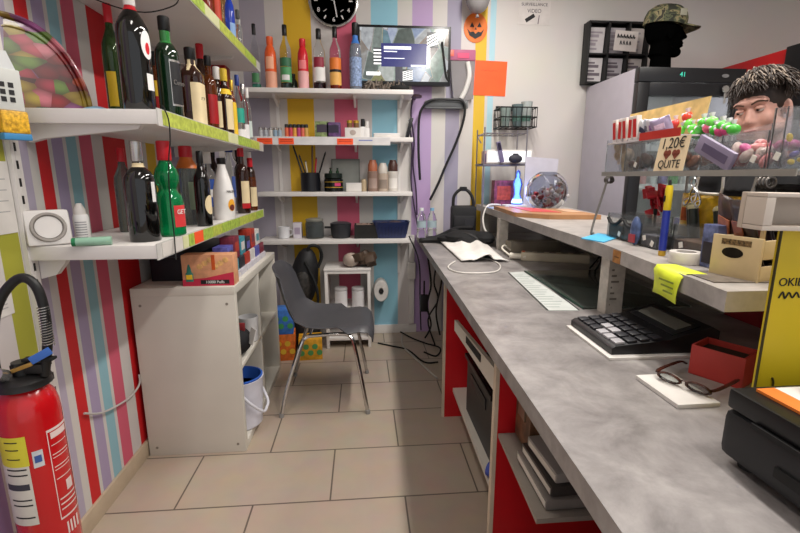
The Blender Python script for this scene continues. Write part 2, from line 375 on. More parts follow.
# lower shelf
sb('clear bottle with a red stopper standing behind the silver-capped black bottle', 129, 20, 148, 226, -.88, Z2, 'wine', GREYG, CRED)
sb('nearly black bottle with a silver cap and gold collar, nearest on the lowest shelf', 146, 34, 141, 237, -.70, Z2, 'liqueur', DK, SILVER, [(.40,.60,LWHITE,.16,.45)], face=-.72, neckband=(.745,.785,CREAM), name='liqueur_bottle')
sb('emerald green bottle with a bulging waist, red cap and red square label', 172, 32, 141, 232, -.67, Z2, 'bulb', EMER, CRED, [(.10,.33,mat('#d33a3c',.5),.55,.2)], face=-.55, name='mint_liqueur_bottle', txt=('GET', .022, .26, CWHT, .2))
sb('rounded grey glass bottle with an orange capsule and faded green label', 192, 25, 146, 226, -.74, Z2, 'fat', GREYG, CRED, [(.2,.55,mat('#7d8a72',.6),.7,.1)], neckband=(.72,.86,CORG))
sb('slim black bottle with an oval cream label', 205, 18, 151, 222, -.66, Z2, 'wine', DK, CBLK, [(.16,.42,CREAM,.75,.3,1)])
sb('clear bottle with a blue and white label and a white cap', 211, 20, 152, 217, -.80, Z2, 'short', CLR, CWHT, [(.15,.58,LBLUE,1.0,.1),(.3,.42,LWHITE,.6,.1)])
sb('black-capped bottle hidden behind the white coconut bottle', 217, 13, 147, 212, -.88, Z2, 'wine', BRN, CBLK)
sb('opaque white bottle with a sunset and palm picture', 225, 24, 158, 213, -.665, Z2, 'cone', mat('#e9e7e4',.25,coat=.3), CBLK, [(.14,.34,mat('#e8a52c',.5),.42,.1,1),(.15,.25,mat('#6a2a20',.5),.3,.1,1)], name='coconut_rum_bottle', txt=('MALIBU', .016, .46, INK, .1))
sb('tall clear bottle with a blue cap and blue emblem behind the white bottle', 233, 21, 141, 209, -.78, Z2, 'wine', CLR, CBLUE, [(.2,.5,mat('#4a64b0',.5),.8,.2)])
sb('dark rum bottle with a red cap and cream label edged in red', 244, 15, 148, 207, -.665, Z2, 'whisky', BRN, CRED, [(.08,.5,CREAM,1.0,.1),(.08,.16,LRED,1.02,.1)])
sb('brown bottle with a black cap behind the red-capped rum', 250, 12, 147, 204, -.74, Z2, 'wine', BRN, CBLK, [(.1,.5,LYEL,1,.1)])
sb('amber bottle with a red neck and white label near the shelf end', 256, 12, 158, 204, -.67, Z2, 'short', AMB, CRED, [(.08,.45,CREAM,1,.1)])
sb('small dark bottle with a white cap, last on the lowest shelf', 261, 11, 152, 202, -.67, Z2, 'wine', BRN, CWHT, [(.1,.5,LWHITE,1,.1)])
# upper shelf
sb('orange-red bottle on the highest shelf, nearest the camera', 208, 11, -45, 12, -.68, Z3, 'fat', mat('#8f2a12',.05,0,.4), CGOLD)
sb('amber bottle on the highest shelf next to the orange-red one', 217, 11, -38, 22, -.68, Z3, 'whisky', mat('#b4521a',.05,0,.5), CBLK, [(.2,.5,mat('#c23a1c',.5),1,.1)])
sb('pale amber bottle behind the others on the highest shelf', 224, 8, -25, 27, -.72, Z3, 'wine', mat('#c9a060',.05,0,.7), CWHT)
sb('vivid blue bottle with a dark cap on the highest shelf', 231, 11, -18, 33, -.68, Z3, 'short', mat('#2a4fd0',.05,0,.4), DKG, [(.1,.4,mat('#8ab0e0',.5),.9,.1)])
sb('clear bottle with a grey cap on the highest shelf', 239, 9, 10, 40, -.68, Z3, 'short', CLR, mat('#4a4d4c',.4))
sb('small clear bottle, last on the highest shelf', 245, 7, 18, 45, -.68, Z3, 'short', CLR, CWHT)
# back wall top shelf bottles
ZB = 1.8285
def bb_(label, px, w, yt, yb, *a, dy=.11, **k):
    p = Yp(px, yb, YB-dy); kd = depth(p); h = Yp(px, yt, YB-dy).z-ZB
    return bottle(label, (p.x, YB-dy, ZB), h, w*kd/F/2*.80, *a, face=-PI/2, group='coloured bottles on the top shelf of the back wall', **k)
bb_('slim clear bottle with a black cap, far left of the top back shelf', 257, 11, 24, 88, 'wine', CLR, CBLK, [(.12,.26,LGRN,.9,0)], liquid=(mat('#3fa588',.1,0,.5), .1))
bb_('orange plastic bottle with a rounded orange cap', 272, 14, 37, 88, 'fat', mat('#e8602c',.25), mat('#e8602c',.3), [(.05,.35,mat('#e9a88c',.5),1.4,0),(.40,.62,mat('#f3b08c',.5),.7,0)])
bb_('clear bottle with a green fruit label and dark green syrup', 287, 14, 25, 88, 'wine', CLR, CBLK, [(.13,.36,mat('#4f9a62',.5),1.3,0),(.37,.50,mat('#2f6b48',.5),1.3,0),(.16,.24,LWHITE,.7,0)], liquid=(mat('#12302a',.1), .12))
bb_('red plastic bottle with a rounded red cap', 304, 13, 39, 88, 'fat', mat('#d32430',.25), mat('#d32430',.3), [(.05,.38,mat('#eab0b0',.5),1.4,0),(.42,.58,mat('#e87c80',.5),.7,0)])
bb_('clear bottle with a white and red berry label and dark red syrup', 320, 15, 29, 88, 'wine', CLR, CBLK, [(.16,.40,LWHITE,1.3,0),(.38,.54,mat('#8e2238',.5),.9,0)], liquid=(mat('#2a0c14',.1), .14))
bb_('clear bottle with a full orange and yellow label below the clock', 336, 14, 27, 88, 'wine', CLR, CBLK, [(.10,.34,mat('#e8b05c',.5),1.4,0),(.34,.52,mat('#e07a30',.5),1.4,0),(.3,.34,INK,1.41,0)], liquid=(mat('#a03418',.1,0,.3), .10))
bb_('pale blue patterned bottle with a blue collar standing at the left edge of the television', 356, 15, 23, 88, 'short', mat('#b8c4d4',.08,0,.7), CBLK, [(.08,.5,mat('#8398bc',.5,var=.5,scale=70),1.4,0)], neckband=(.70,.82,mat('#3d78c8',.4)), liquid=(mat('#1d2238',.1), .06))
t = thing('syrup_bottle', 'small dark green bottle behind the green fruit syrup', 'bottle', (Yp(294,88,YB-.05).x, YB-.05, ZB))
B().lathe([(.026,0),(.028,.004),(.028,.07),(.012,.095),(.012,.115)], 18).out('glass_body', DKG, t); B().cyl((0,0,.115),(0,0,.128),.013).out('cap', CBLK, t)
# ---------------------------------------------------------------- things on the left shelves
# macaron tray
c = Xp(40, 66, -.93); R = .152
t = thing('serving_tray', 'large round-topped tray printed with colourful macarons leaning on the striped left wall', 'tray', (-.935, 1.478, Z1), rot=(math.radians(-7), 0, math.radians(50))); t.scale = (.86,1,.92)
m, nt, b = new_mat('macaron_print'); N = nt.nodes.new; L = nt.links.new
tc = N('ShaderNodeTexCoord'); mp = N('ShaderNodeMapping'); mp.inputs['Scale'].default_value = (17, 1, 30); mp.inputs['Rotation'].default_value = (0, .6, 0)
vo = N('ShaderNodeTexVoronoi'); vo.inputs['Scale'].default_value = 1; sp = N('ShaderNodeSeparateColor'); cr = N('ShaderNodeValToRGB'); cr.color_ramp.interpolation = 'CONSTANT'
cl = ['#8c1820','#5f7a30','#a83848','#a08c30','#8a4a7c','#6a1a20','#b04826','#b86470','#3c602a','#9a2c40','#8f5a8c','#5a2a22']
cr.color_ramp.elements[0].color = lin(cl[0]); cr.color_ramp.elements[1].position = 1/12; cr.color_ramp.elements[1].color = lin(cl[1])
for i in range(2, 12): cr.color_ramp.elements.new(i/12).color = lin(cl[i])
dr = N('ShaderNodeValToRGB'); dr.color_ramp.elements[0].position = .25; dr.color_ramp.elements[1].position = .75; dr.color_ramp.elements[0].color = (1,1,1,1); dr.color_ramp.elements[1].color = (.25,.12,.12,1)
mx = N('ShaderNodeMixRGB'); mx.blend_type = 'MULTIPLY'; mx.inputs[0].default_value = .8
L(tc.outputs['Object'], mp.inputs[0]); L(mp.outputs[0], vo.inputs['Vector']); L(vo.outputs['Color'], sp.inputs[0]); L(sp.outputs[0], cr.inputs[0]); L(vo.outputs['Distance'], dr.inputs[0])
L(cr.outputs[0], mx.inputs[1]); L(dr.outputs[0], mx.inputs[2]); L(mx.outputs[0], b.inputs['Base Color']); b.inputs['Roughness'].default_value = .3; b.inputs['Coat Weight'].default_value = .15
TR = Matrix.Rotation(PI/2, 3, 'X')
ol = [(-.13,0),(-.135,.14),(-.125,.235),(-.09,.268),(-.05,.272),(0,.262),(.045,.235),(.085,.19),(.115,.13),(.132,.07),(.136,.02),(.13,0)]
B().prism([(x,.004,z) for x, z in ol], (0,.03,0)).out('dish', m, t)
bb = B(); bb.tube([(x*1.0,.0,z+.004) for x, z in ol], .009, 8, 3); bb.tube([(x*.86,.002,z*.86+.012) for x, z in ol], .0035, 6, 3); bb.out('rim', m, t)
# candy packet at far left
t = thing('candy_packet', 'white and yellow sweet packet hanging at the left edge of the picture', 'packet', (-.955, 1.352, 1.395), rz=math.radians(60)); t.scale = (.8,.8,.86)
B().box(-.035,.045,-.012,.012,.035,.16,.004).out('label_panel', mat('#c9cbc6',.4), t)
B().box(-.03,.05,-.016,.014,-.035,.035,.006).out('sweet_window', mat('#e5a832',.3,var=.5,scale=90), t)
B().box(-.031,.051,-.018,.015,-.055,-.035,.003).out('blue_foot', mat('#3f86b8',.4), t)
bb = B()
for k in range(3):
    for j in range(2): bb.box(-.02+j*.025, -.005+j*.025, -.0135, -.0125, .06+k*.022, .075+k*.022)
bb.out('printed_squares', INK, t)
B().prism([(-.03,0,.16),(.04,0,.16),(.02,0,.215),(-.015,0,.21)], (0,.003,0)).out('hang_tab', mat('#cfd2d2',.4), t)
at(B().lathe([(.03,0),(.045,.004),(.04,.018),(.015,.026)], 20), (Xp(97,109,-.85).x, Xp(97,109,-.85).y, Z1), 'soap_dish', mat('#7fb4d0', .3), 'small flat pale blue dish at the right foot of the macaron tray', 'dish')
# lower shelf: square white device, spray bottle, green tube
p = Xp(47, 236, -.93)
t = thing('wall_sensor', 'square white plastic device with a raised ring leaning on the left wall, lowest shelf', 'device', (-.935, p.y+.02, Z2), rot=(math.radians(-12), 0, math.radians(38)))
B().box(-.055,.055,-.010,.012,0,.108,.012).out('housing', SHELF, t)
B().lathe([(.034,.010),(.037,.018),(.042,.018),(.045,.010)], 32, (0,0,.054), M=TR).out('ring', mat('#98928c',.4), t)
B().lathe([(.001,.0125),(.033,.012),(.033,.009)], 32, (0,0,.054), M=TR).out('face_plate', SHELF, t)
p = Xp(83, 235, -.90)
t = thing('spray_bottle', 'small white bottle with fine print standing alone on the lowest left shelf', 'bottle', (-.90, p.y, Z2))
B().lathe([(.021,0),(.022,.003),(.022,.075),(.019,.085)], 20).out('bottle_body', LWHITE, t)
B().lathe([(.017,.085),(.016,.1),(.008,.118),(.006,.12)], 18).out('cap', WHITE, t)
bb = B()
for k in range(7): bb.lathe([(.0225,.012+k*.008),(.0225,.0145+k*.008)], 8, a0=-1.9, a1=-.4)
bb.out('fine_print', mat('#8d8b90',.6), t)
p = Xp(128, 231, -.72)
t = thing('cream_tube', 'small green and white tube lying behind the silver-capped black bottle', 'tube', (-.80, p.y-.03, Z2), rz=math.radians(20))
B().cyl((-.05,0,.013),(.04,0,.013),.013).out('tube_body', mat('#8fb8a0',.35), t)
B().cyl((-.06,0,.013),(-.05,0,.013),.0125).out('cap', mat('#1f7a4c',.35), t)
# papers on the left wall
for (px, py, w, h, lab) in ((1, 198, .09, .2, 'white paper sheet pinned to the left wall above the fire extinguisher hose'), (1, 305, .10, .07, 'lower white paper sheet on the left wall behind the extinguisher hose')):
    p = Xp(px, py, XL); t = thing('paper_notice', lab, 'notice', (XL+.001, p.y-w/2+.04, p.z))
    B().box(0,.001,-w/2,w/2,-h/2,h/2).out('sheet', PAPER, t)
    bb = B()
    for k in range(4): bb.box(.0011,.0014,-w*.3,w*.3,h*.25-k*h*.15,h*.25-k*h*.15+.003)
    bb.out('print_lines', mat('#a9a6a6',.6), t)
# string lights along shelf edge
def cord(pts, r, m, label, cat='cable', name='cable', group=None):
    o = Vector(pts[0]); bb = B(); bb.tube([Vector(p)-o for p in pts], r)
    return at(bb, o, name, m, label, cat, group)
cord([(-.595,1.46,1.46),(-.585,1.47,1.42),(-.588,1.475,1.36),(-.60,1.48,1.30),(-.612,1.49,1.20),(-.615,1.5,1.07),(-.612,1.49,1.03),(-.605,1.47,.985)], .0022, BLACKM, 'thin black cord dangling from the near corner of the middle left shelf')
cord([(-.62,1.75,1.86),(-.63,1.72,1.82),(-.72,1.70,1.79),(-.82,1.66,1.80),(-.92,1.60,1.84),(-.985,1.52,1.88)], .002, BLACKM, 'thin black cord hanging in a loop under the highest left shelf')
# ---------------------------------------------------------------- cube cabinet
cx0, cx1, cy0, cy1, cz = -.983, -.555, 1.90, 2.80, .785
t = thing('cube_cabinet', 'white open cube cabinet against the left wall with its plain side panel to the camera', 'cabinet', (cx0, cy0, 0))
CW = mat('#d3cec3', .4, var=.04, scale=4); D = cx1-cx0; Ln = cy1-cy0
sp = B().box(0,D,0,.036,0,cz-.036,.002).out('side_panel', CW, t)
bb = B()
for x, z in ((.035,.04),(D-.035,.04),(.035,cz-.075),(D-.035,cz-.075)): bb.cyl((x,-.0015,z),(x,.001,z),.006)
bb.out('screw', mat('#8a8378',.5), sp)
B().box(0,D,Ln-.036,Ln,0,cz-.036,.002).out('side_panel', CW, t)
B().box(0,D,0,Ln,cz-.036,cz,.002).out('top_panel', CW, t)
B().box(0,D,.036,Ln-.036,.0,.036,.002).out('bottom_panel', CW, t)
B().box(.01,D-.002,Ln/2-.01,Ln/2+.01,.036,cz-.036,.001).out('divider', CW, t)
for a, c in ((.036, Ln/2-.01), (Ln/2+.01, Ln-.036)): B().box(.01,D-.002,a,c,.39,.408,.001).out('shelf', CW, t)
B().box(0,.006,.036,Ln-.036,.036,cz-.036).out('back_panel', CW, t)
# bucket
t = thing('bucket', 'white plastic bucket with a blue lining in the lower opening of the cube cabinet', 'bucket', (-.615, 2.09, .0365))
B().lathe([(.085,0),(.095,.01),(.108,.24),(.112,.25),(.106,.25),(.092,.02),(.001,.015)], 32).out('pail', mat('#dcdce8',.3), t)
B().lathe([(.098,.2),(.1045,.252),(.109,.256),(.10,.259),(.085,.20)], 28).out('liner', mat('#2b58b0',.4), t)
B().tube([(.02,-.112,.22),(.07,-.11,.16),(.115,-.06,.09),(.12,.0,.08),(.115,.05,.10),(.06,.10,.18),(.0,.112,.23)], .007).out('handle', mat('#d6d6de',.3), t)
t = thing('black_pouch', 'black drawstring pouch with a white tag in the upper opening of the cube cabinet', 'pouch', (-.615, 2.07, .409))
B().ell((0,0,.07),(.075,.08,.07),seg=18).out('pouch_body', mat('#17161a',.8), t)
B().box(-.03,.05,-.02,.0,.12,.16,.006).out('pouch_mouth', mat('#7a1f24',.7), t)
B().obox((.085,-.03,.10),(.003,.06,.075),(0,.3,.6)).out('tag', PAPER, t)
at(B().lathe([(.04,0),(.045,.005),(.05,.13),(.046,.13),(.04,.01),(.001,.008)], 22), (-.60, 2.26, .409), 'plastic_cup', mat('#c4c3c4',.3), 'pale plastic cup beside the black pouch in the cube cabinet', 'cup')
# vape boxes
t = thing('display_box', 'orange and red display box with a black 10000 Puffs strip, nearest on the cube cabinet', 'display box', (-.775, 1.93, cz))
bw, bd, bh = .215, .075, .135
B().box(0,bw,0,bd,0,bh,.002).out('carton', mat('#dcA078'.lower(),.45,var=.15,scale=30), t)
B().prism([(0,-.0005,.0),(bw,-.0005,.0),(bw,-.0005,.06),(bw*.45,-.0005,.035),(0,-.0005,.028)], (0,-.0008,0)).out('pink_band', mat('#c52a48',.45), t)
B().box(.075,bw-.02,-.0022,-.0014,.008,.026).out('black_strip', LBLK, t)
text('10000 Puffs', .017, (.135,-.0026,.0165), (PI/2,0,0), LWHITE, t)
bb = B(); bb.lathe([(.016,0),(.016,.035),(.011,.04),(.008,.055),(.003,.075)], 14, (.03,-.002,.02), M=Matrix.Diagonal((1,.1,1)))
bb.out('printed_bottle', mat('#2f7d6c',.4), t)
B().box(.017,.043,-.0045,-.004,.03,.05).out('printed_face', LYEL, t)
bb = B()
for k in range(6): bb.ell((.075+.022*k,-.0008,.085+.014*((k*7)%3)),(.013,.0006,.012))
bb.out('printed_fruit', mat('#e0b070',.5,var=.3,scale=60), t)
B().box(.125,.14,-.0016,-.0006,.07,bh).out('orange_stripe', mat('#d0561c',.5), t)
cols = [('#5a5aa8','violet'),('#7a2a3a','dark red'),('#3a8a9a','teal'),('#2a2a34','black'),('#b03a2a','brick red'),('#d8d4d0','white')]
for k, (c, nm) in enumerate(cols):
    y = 2.03+k*.108
    t = thing('display_box', nm+' vape box on the cube cabinet, '+['directly behind the orange box','second behind the orange box','third behind the orange box','fourth behind the orange box','fifth behind the orange box','farthest from the camera'][k], 'display box', (-.68, y, cz), group='vape display boxes on the cube cabinet')
    hh = .15+.015*((k*5)%3)
    B().box(0,.10,0,.098,0,.03,.002).out('open_tray', mat('#c9c6cf',.4), t)
    bb = B()
    for j in range(4): bb.box(.078,.092,.006+j*.023,.025+j*.023,.02,.085,.003)
    bb.out('vape_pen', mat(cols[(k+2)%6][0],.3), t, ang=.5)
    B().box(.004,.07,.003,.095,.006,hh,.002).out('carton', mat(c,.45,var=.3,scale=50), t)
    B().box(.0702,.0708,.02,.08,hh*.6,hh*.85).out('printed_panel', mat(cols[(k+3)%6][0],.4), t)
t = thing('storage_box', 'long black box at the back of the cube cabinet top behind the orange display box', 'box', (-.95, 2.03, cz))
B().box(0,.22,0,.5,0,.11,.004).out('box_body', mat('#191a22',.35), t); B().box(-.002,.222,-.002,.502,.11,.13,.003).out('lid', mat('#20222c',.35), t)
# ---------------------------------------------------------------- fire extinguisher
RED = mat('#c01018', .22, coat=.5, var=.04)
ex, ey, er = -.893, 1.16, .069
t = thing('fire_extinguisher', 'red fire extinguisher with a black hose standing by the striped left wall', 'fire extinguisher', (ex, ey, 0)); t.scale = (1,1,1.045)
B().lathe([(er*.97,0),(er,.012),(er,.60),(er*.97,.63),(er*.88,.655),(er*.68,.675),(.04,.685),(.03,.69)], 40).out('cylinder', RED, t)
B().lathe([(er*1.01,.0),(er*1.03,.004),(er*1.03,.025),(er*1.01,.03)], 40).out('base_ring', BLACKM, t)
v = B(); v.lathe([(.062,.684),(.060,.69),(.060,.70),(.05,.706),(.03,.712)], 28); v.cyl((0,0,.70),(0,0,.745),.02); v.box(-.02,.06,-.013,.013,.715,.74,.004)
v.out('valve', mat('#1c1b1b',.4), t)
B().box(.01,.085,-.012,.012,.746,.754,.003).out('lever', BLACKM, t)
B().obox((.065,-.018,.765),(.05,.003,.02),(0,-.45,.35),.001).out('safety_tab', mat('#3a68b8',.4), t, label='blue safety tab')
B().cyl((-.02,-.03,.72),(-.02,-.055,.735),.016).out('gauge', SILVER, t)
B().obox((.02,-.024,.738),(.05,.006,.010),(0,-.3,.2),.002).out('brass_pin', mat('#b08a4a',.3,.8), t)
hp = [(.05,.0,.715),(.055,.0,.80),(.058,.0,.88),(.047,.0,.945),(.015,.0,.965),(-.02,-.01,.935),(-.045,-.02,.88),(-.06,-.02,.80),(-.055,-.02,.74),(-.03,-.02,.70)]
hp = [(x+.022*min(1,(z-.69)*8), y, z-.008) for x, y, z in hp]
h = B().tube(hp, .0115, 12).out('hose', mat('#161616',.45), t)
cc = []
for i in range(150):
    f = i/149; a = f*2*PI*15; z = .785+f*.10
    cc.append((.0775+math.cos(a)*.0128, math.sin(a)*.0128, z))
B().tube(cc, .0014, 5, 0).out('wire_coil', SILVER, h)
fa = math.atan2(-ey, -ex) # direction to camera
def wrap(name, a0, a1, z0, z1, m, rr=.0006):
    return B().lathe([(er+rr,z0),(er+rr,z1)], 14, a0=a0, a1=a1).out(name, m, t)
A = lambda px: fa + math.asin(max(-.999, min(.999, (px-35.5)/37.5)))
wrap('inspection_label', A(-3), A(26), .495, .575, mat('#d8cf3a',.5))
wrap('inspection_label_lower', A(-3), A(25), .33, .495, mat('#d3d0c6',.5))
for z in (.56, .54, .515): wrap('handwriting', A(4), A(17), z, z+.003, INK, .0009)
for z in (.485,.47,.40,.385,.35): wrap('printed_line', A(2), A(22), z, z+.004, INK, .0009)
wrap('printed_line', A(0), A(22), .43, .447, mat('#3a3c46',.5), .0009)
wrap('round_sticker', A(30), A(42), .485, .53, mat('#c9ccd0',.4))
wrap('sticker_mark', A(32), A(40), .498, .517, mat('#3a5a9a',.4), .0009)
IW = mat('#e4cfcb', .4)
wrap('instruction_panel', A(49), A(50), .315, .565, IW); wrap('instruction_panel', A(72), A(74), .315, .60, IW)
wrap('instruction_panel', A(49), A(73), .565, .572, IW); wrap('instruction_panel', A(49), A(73), .315, .32, IW)
wrap('instruction_title', A(53), A(71), .545, .562, IW)
for z in (.50,.465,.43):
    wrap('instruction_box', A(52), A(70), z, z+.0025, IW); wrap('instruction_box', A(52), A(70), z+.026, z+.028, IW)
wrap('instruction_picture', A(62), A(69), .385, .415, IW)
for z in (.37,.355,.34): wrap('instruction_line', A(52), A(71), z, z+.004, IW)
for k in range(4): wrap('recycling_mark', A(55+k*4), A(57+k*4), .265, .30, IW)
cord([(-.99,1.52,.43),(-.985,1.60,.385),(-.982,1.72,.355),(-.982,1.82,.345),(-.985,1.89,.36),(-.985,1.895,.40)], .004, mat('#b9b5b2',.4), 'grey cable running along the striped wall from the extinguisher to the cabinet')
# ---------------------------------------------------------------- chair
t = thing('shell_chair', 'grey plastic shell chair with chrome tube legs facing the counter', 'chair', (-.21, 2.44, 0))
prof = [(-.275,.785),(-.262,.765),(-.245,.70),(-.225,.62),(-.20,.545),(-.165,.485),(-.11,.452),(-.04,.442),(.05,.445),(.13,.455),(.19,.462),(.235,.455),(.258,.43),(.262,.405)]
grid = []
for i, (x, z) in enumerate(prof):
    row = []
    f = i/(len(prof)-1)
    wd = .205 + .02*math.sin(PI*min(1, f*1.2)) - (.02 if i == 0 else 0)
    for j in range(15):
        s_ = (j-7)/7
        cup = abs(s_)**3
        if i <= 4: px_, pz_ = x+.07*cup*(.6+.4*f), z-.035*cup*(1-f*2)
        elif i <= 8: px_, pz_ = x+.02*cup, z+.035*cup
        else: px_, pz_ = x-.01*cup, z+.012*cup-.03*max(0, abs(s_)-.85)/.15
        row.append((px_, s_*wd*(1 - (.12*abs(s_)**6 if i < 2 else 0)), pz_))
    grid.append(row)
B().sheet(grid, .007).out('seat_shell', mat('#47474b', .38, var=.04), t, ang=1.2)
for s_ in (-1, 1):
    y = s_*.25; yi = s_*.185
    B().tube([(-.235,y,.006),(-.20,s_*.235,.16),(-.13,s_*.20,.37),(-.10,yi,.415),(-.05,yi,.425),(.08,yi,.43),(.13,s_*.19,.42),(.155,s_*.205,.37),(.195,s_*.235,.16),(.22,y,.006)], .0105, 10).out('leg', CHROME, t)
    for xx in (-.236, .221): B().cyl((xx,y,0),(xx*.99,y*.998,.022),.0135,.012).out('foot_cap', mat('#8a8886',.5), t)
B().tube([(-.08,-.185,.42),(-.08,.185,.42)], .007, 8, 0).out('cross_bar', CHROME, t); B().tube([(.10,-.185,.425),(.10,.185,.425)], .007, 8, 0).out('cross_bar', CHROME, t)
# small shelf unit by back wall
sx0, sx1 = Yp(327,330,3.2).x, Yp(371,330,3.2).x
t = thing('small_shelf_unit', 'small low white shelf unit against the back wall behind the chair', 'shelf unit', (sx0, 3.13, 0))
w = sx1-sx0
for x in (0, w-.022): B().box(x,x+.022,0,.29,0,.585,.002).out('side_panel', SHELF, t)
for z in (.06,.28,.563): B().box(.022,w-.022,0,.29,z,z+.02,.002).out('shelf', SHELF, t)
B().box(-.004,w+.004,-.004,.29,.5855,.60,.002).out('top_panel', SHELF, t)
for px, lb in ((341,'left'), (358,'right')):
    x = Yp(px, 290, 3.2).x
    t2 = thing('white_jar', 'white lidded jar on the small shelf unit, the %s one of the pair' % lb, 'jar', (x, 3.19, .30), group='jars in the small shelf unit')
    B().lathe([(.043,0),(.046,.004),(.046,.125),(.042,.13)], 24).out('jar_body', mat('#d9d7d8',.35), t2); B().lathe([(.047,.13),(.047,.145),(.044,.15)], 24).out('lid', mat('#a9a6a6',.4), t2)
t = thing('paper_bag', 'crumpled brown and clear bag lying on the small shelf unit', 'bag', (Yp(362,255,3.22).x-.02, 3.22, .6))
rng = random.Random(3)
bb = B()
for k in range(9): bb.obox((rng.uniform(-.06,.10), rng.uniform(-.05,.05), .05+rng.uniform(-.01,.03)), (.09,.07,.06), (rng.uniform(-.6,.6), rng.uniform(-.6,.6), rng.uniform(0,3)), .01)
bb.out('crumpled_paper', mat('#4a3a2e',.6), t)
bb = B().ell((-.06,-.03,.055),(.06,.05,.052)); bb.out('clear_wrap', mat('#a8988c',.3), t)
# hanging backpack
p = Yp(312, 275, 3.25)
t = thing('backpack', 'black patterned backpack behind the grey chair below the back shelves', 'backpack', (p.x-.05, 3.20, .0))
bb = B().ell((0,0,.52),(.10,.09,.23),(0,.15,0),20); bb.out('pack_body', mat('#151518',.6,var=.5,scale=30), t)
bb = B().ell((-.01,-.07,.47),(.065,.04,.13),(0,.15,0),18); bb.out('front_pocket', mat('#2a2724',.6,var=.9,scale=45), t)
B().tube([(.03,-.02,.70),(.05,-.03,.76),(.11,-.02,.755),(.13,-.0,.68),(.10,.0,.6)], .012).out('strap', BLACKM, t)
B().tube([(.02,-.08,.66),(.09,-.1,.5),(.10,-.09,.36),(.06,-.05,.30)], .010).out('strap', BLACKM, t)
B().lathe([(.09,0),(.1,.01),(.1,.28),(.07,.33)],20).out('pack_base', mat('#151517',.7), t)
# toy boxes on floor
for k, (px, c, c2, lab, z0, hh) in enumerate(((284,'#e0742c','#f0c23a','orange toy box with yellow suns on the floor behind the chair',0,.19),(311,'#e2a52c','#5aa05a','yellow and green toy box on the floor right of the orange one',0,.15),
        (283,'#3d74c4','#48a05c','blue and green toy box stacked on the orange box behind the chair',.191,.17))):
    x = Yp(px, 350, 2.95).x
    t = thing('toy_box', lab, 'box', (x, 2.93, z0), rz=.1)
    B().box(-.08,.08,0,.14,0,hh,.004).out('carton', mat(c,.4,var=.3,scale=25), t)
    bb = B()
    for q in range(5): bb.cyl((-.06+q*.03,-.0015,hh*(.35+.3*(q%2))),(-.06+q*.03,-.0003,hh*(.35+.3*(q%2))),.02,seg=10)
    bb.out('printed_suns', mat(c2,.4), t)
# paper towel roll
p = Yp(381, 290, YB-.09)
t = thing('paper_roll', 'white paper roll on a holder fixed to the blue stripe of the back wall', 'paper roll', (p.x, YB-.02, p.z))
B().lathe([(.02,-.11),(.058,-.11),(.062,-.105),(.062,.0),(.02,.0),(.02,-.11)], 28, M=Matrix.Rotation(-PI/2,3,'X') @ Matrix.Diagonal((.9,1.35,1))).out('paper', PAPER, t)
B().cyl((0,-.112,0),(0,.018,0),.019).out('core_holder', INK, t)
# items on lowest back shelf
Z4 = .8005
def bpos(px, yb, dy): return Yp(px, yb, YB-dy)
def rr_(w, p): return w*depth(p)/F/2
p = bpos(284, 234, .12); t = thing('cup', 'white cup at the left end of the lowest back shelf', 'cup', (p.x, p.y, Z4))
B().lathe([(.036,0),(.040,.004),(.044,.085),(.041,.085),(.036,.01),(.001,.008)], 24).out('cup_body', mat('#d5d5d8',.35), t)
B().tube([(.042,-.0,.065),(.062,0,.06),(.06,0,.03),(.04,0,.02)], .005).out('handle', mat('#d5d5d8',.35), t)
p = bpos(298, 234, .11); t = thing('small_box', 'narrow white packet between the white cup and the glass jar', 'packet', (p.x, p.y, Z4))
B().box(-.03,.03,-.03,.03,0,.115,.003).out('carton', mat('#cfc9d2',.5), t); B().box(-.02,.02,-.0313,-.0303,.03,.08).out('printed_panel', mat('#a395a8',.5), t)
p = bpos(315, 235, .12); t = thing('glass_jar', 'grey glass jar with a metal clip lid on the lowest back shelf', 'jar', (p.x, p.y, Z4))
B().lathe([(.06,0),(.066,.006),(.068,.11),(.06,.125),(.056,.125),(.062,.108),(.060,.01),(.001,.008)], 26).out('jar_body', mat('#8a9090',.05,0,.8,ior=1.2), t)
B().lathe([(.062,.126),(.064,.13),(.064,.142),(.03,.15),(.001,.151)], 26).out('lid', mat('#9a9a90',.2,.3), t); B().lathe([(.05,.012),(.055,.09),(.001,.092)],20).out('contents', mat('#3a3f40',.6), t)
p = bpos(341, 236, .12); t = thing('black_pot', 'black pot with a dark handle on the lowest back shelf', 'pot', (p.x, p.y, Z4))
B().lathe([(.06,0),(.07,.01),(.078,.105),(.074,.105),(.066,.012),(.001,.01)], 28).out('pot_body', mat('#2a2b2f',.5), t); B().lathe([(.07,.105),(.078,.108),(.05,.118),(.001,.12)], 28).out('lid', mat('#3b3c40',.4), t)
B().box(-.12,-.07,-.012,.012,.07,.085,.004).out('handle', BLACKM, t)
p = bpos(366, 236, .12); t = thing('black_box', 'open black box with small papers left of the blue basket', 'box', (p.x, p.y, Z4))
w_, hh = .085, .10
bb = B(); bb.box(-w_,w_,-.07,-.066,0,hh); bb.box(-w_,w_,.066,.07,0,hh); bb.box(-w_,-w_+.004,-.066,.066,0,hh); bb.box(w_-.004,w_,-.066,.066,0,hh); bb.box(-w_,w_,-.066,.066,0,.004)
bb.out('box_body', mat('#15130f',.5), t)
bb = B()
for k in range(4): bb.obox((-.05+k*.032,-.03+.02*(k%2),.075),(.04,.003,.07),(.3,.2*k,.4*k))
bb.out('papers', mat('#b59a8c',.6), t)
p = bpos(391, 236, .12); t = thing('basket', 'navy blue plastic basket at the right end of the lowest back shelf', 'basket', (p.x+.0, p.y, Z4))
pr = [(.105,0),(.11,.004),(.135,.115),(.14,.12),(.13,.118),(.105,.01),(.001,.006)]
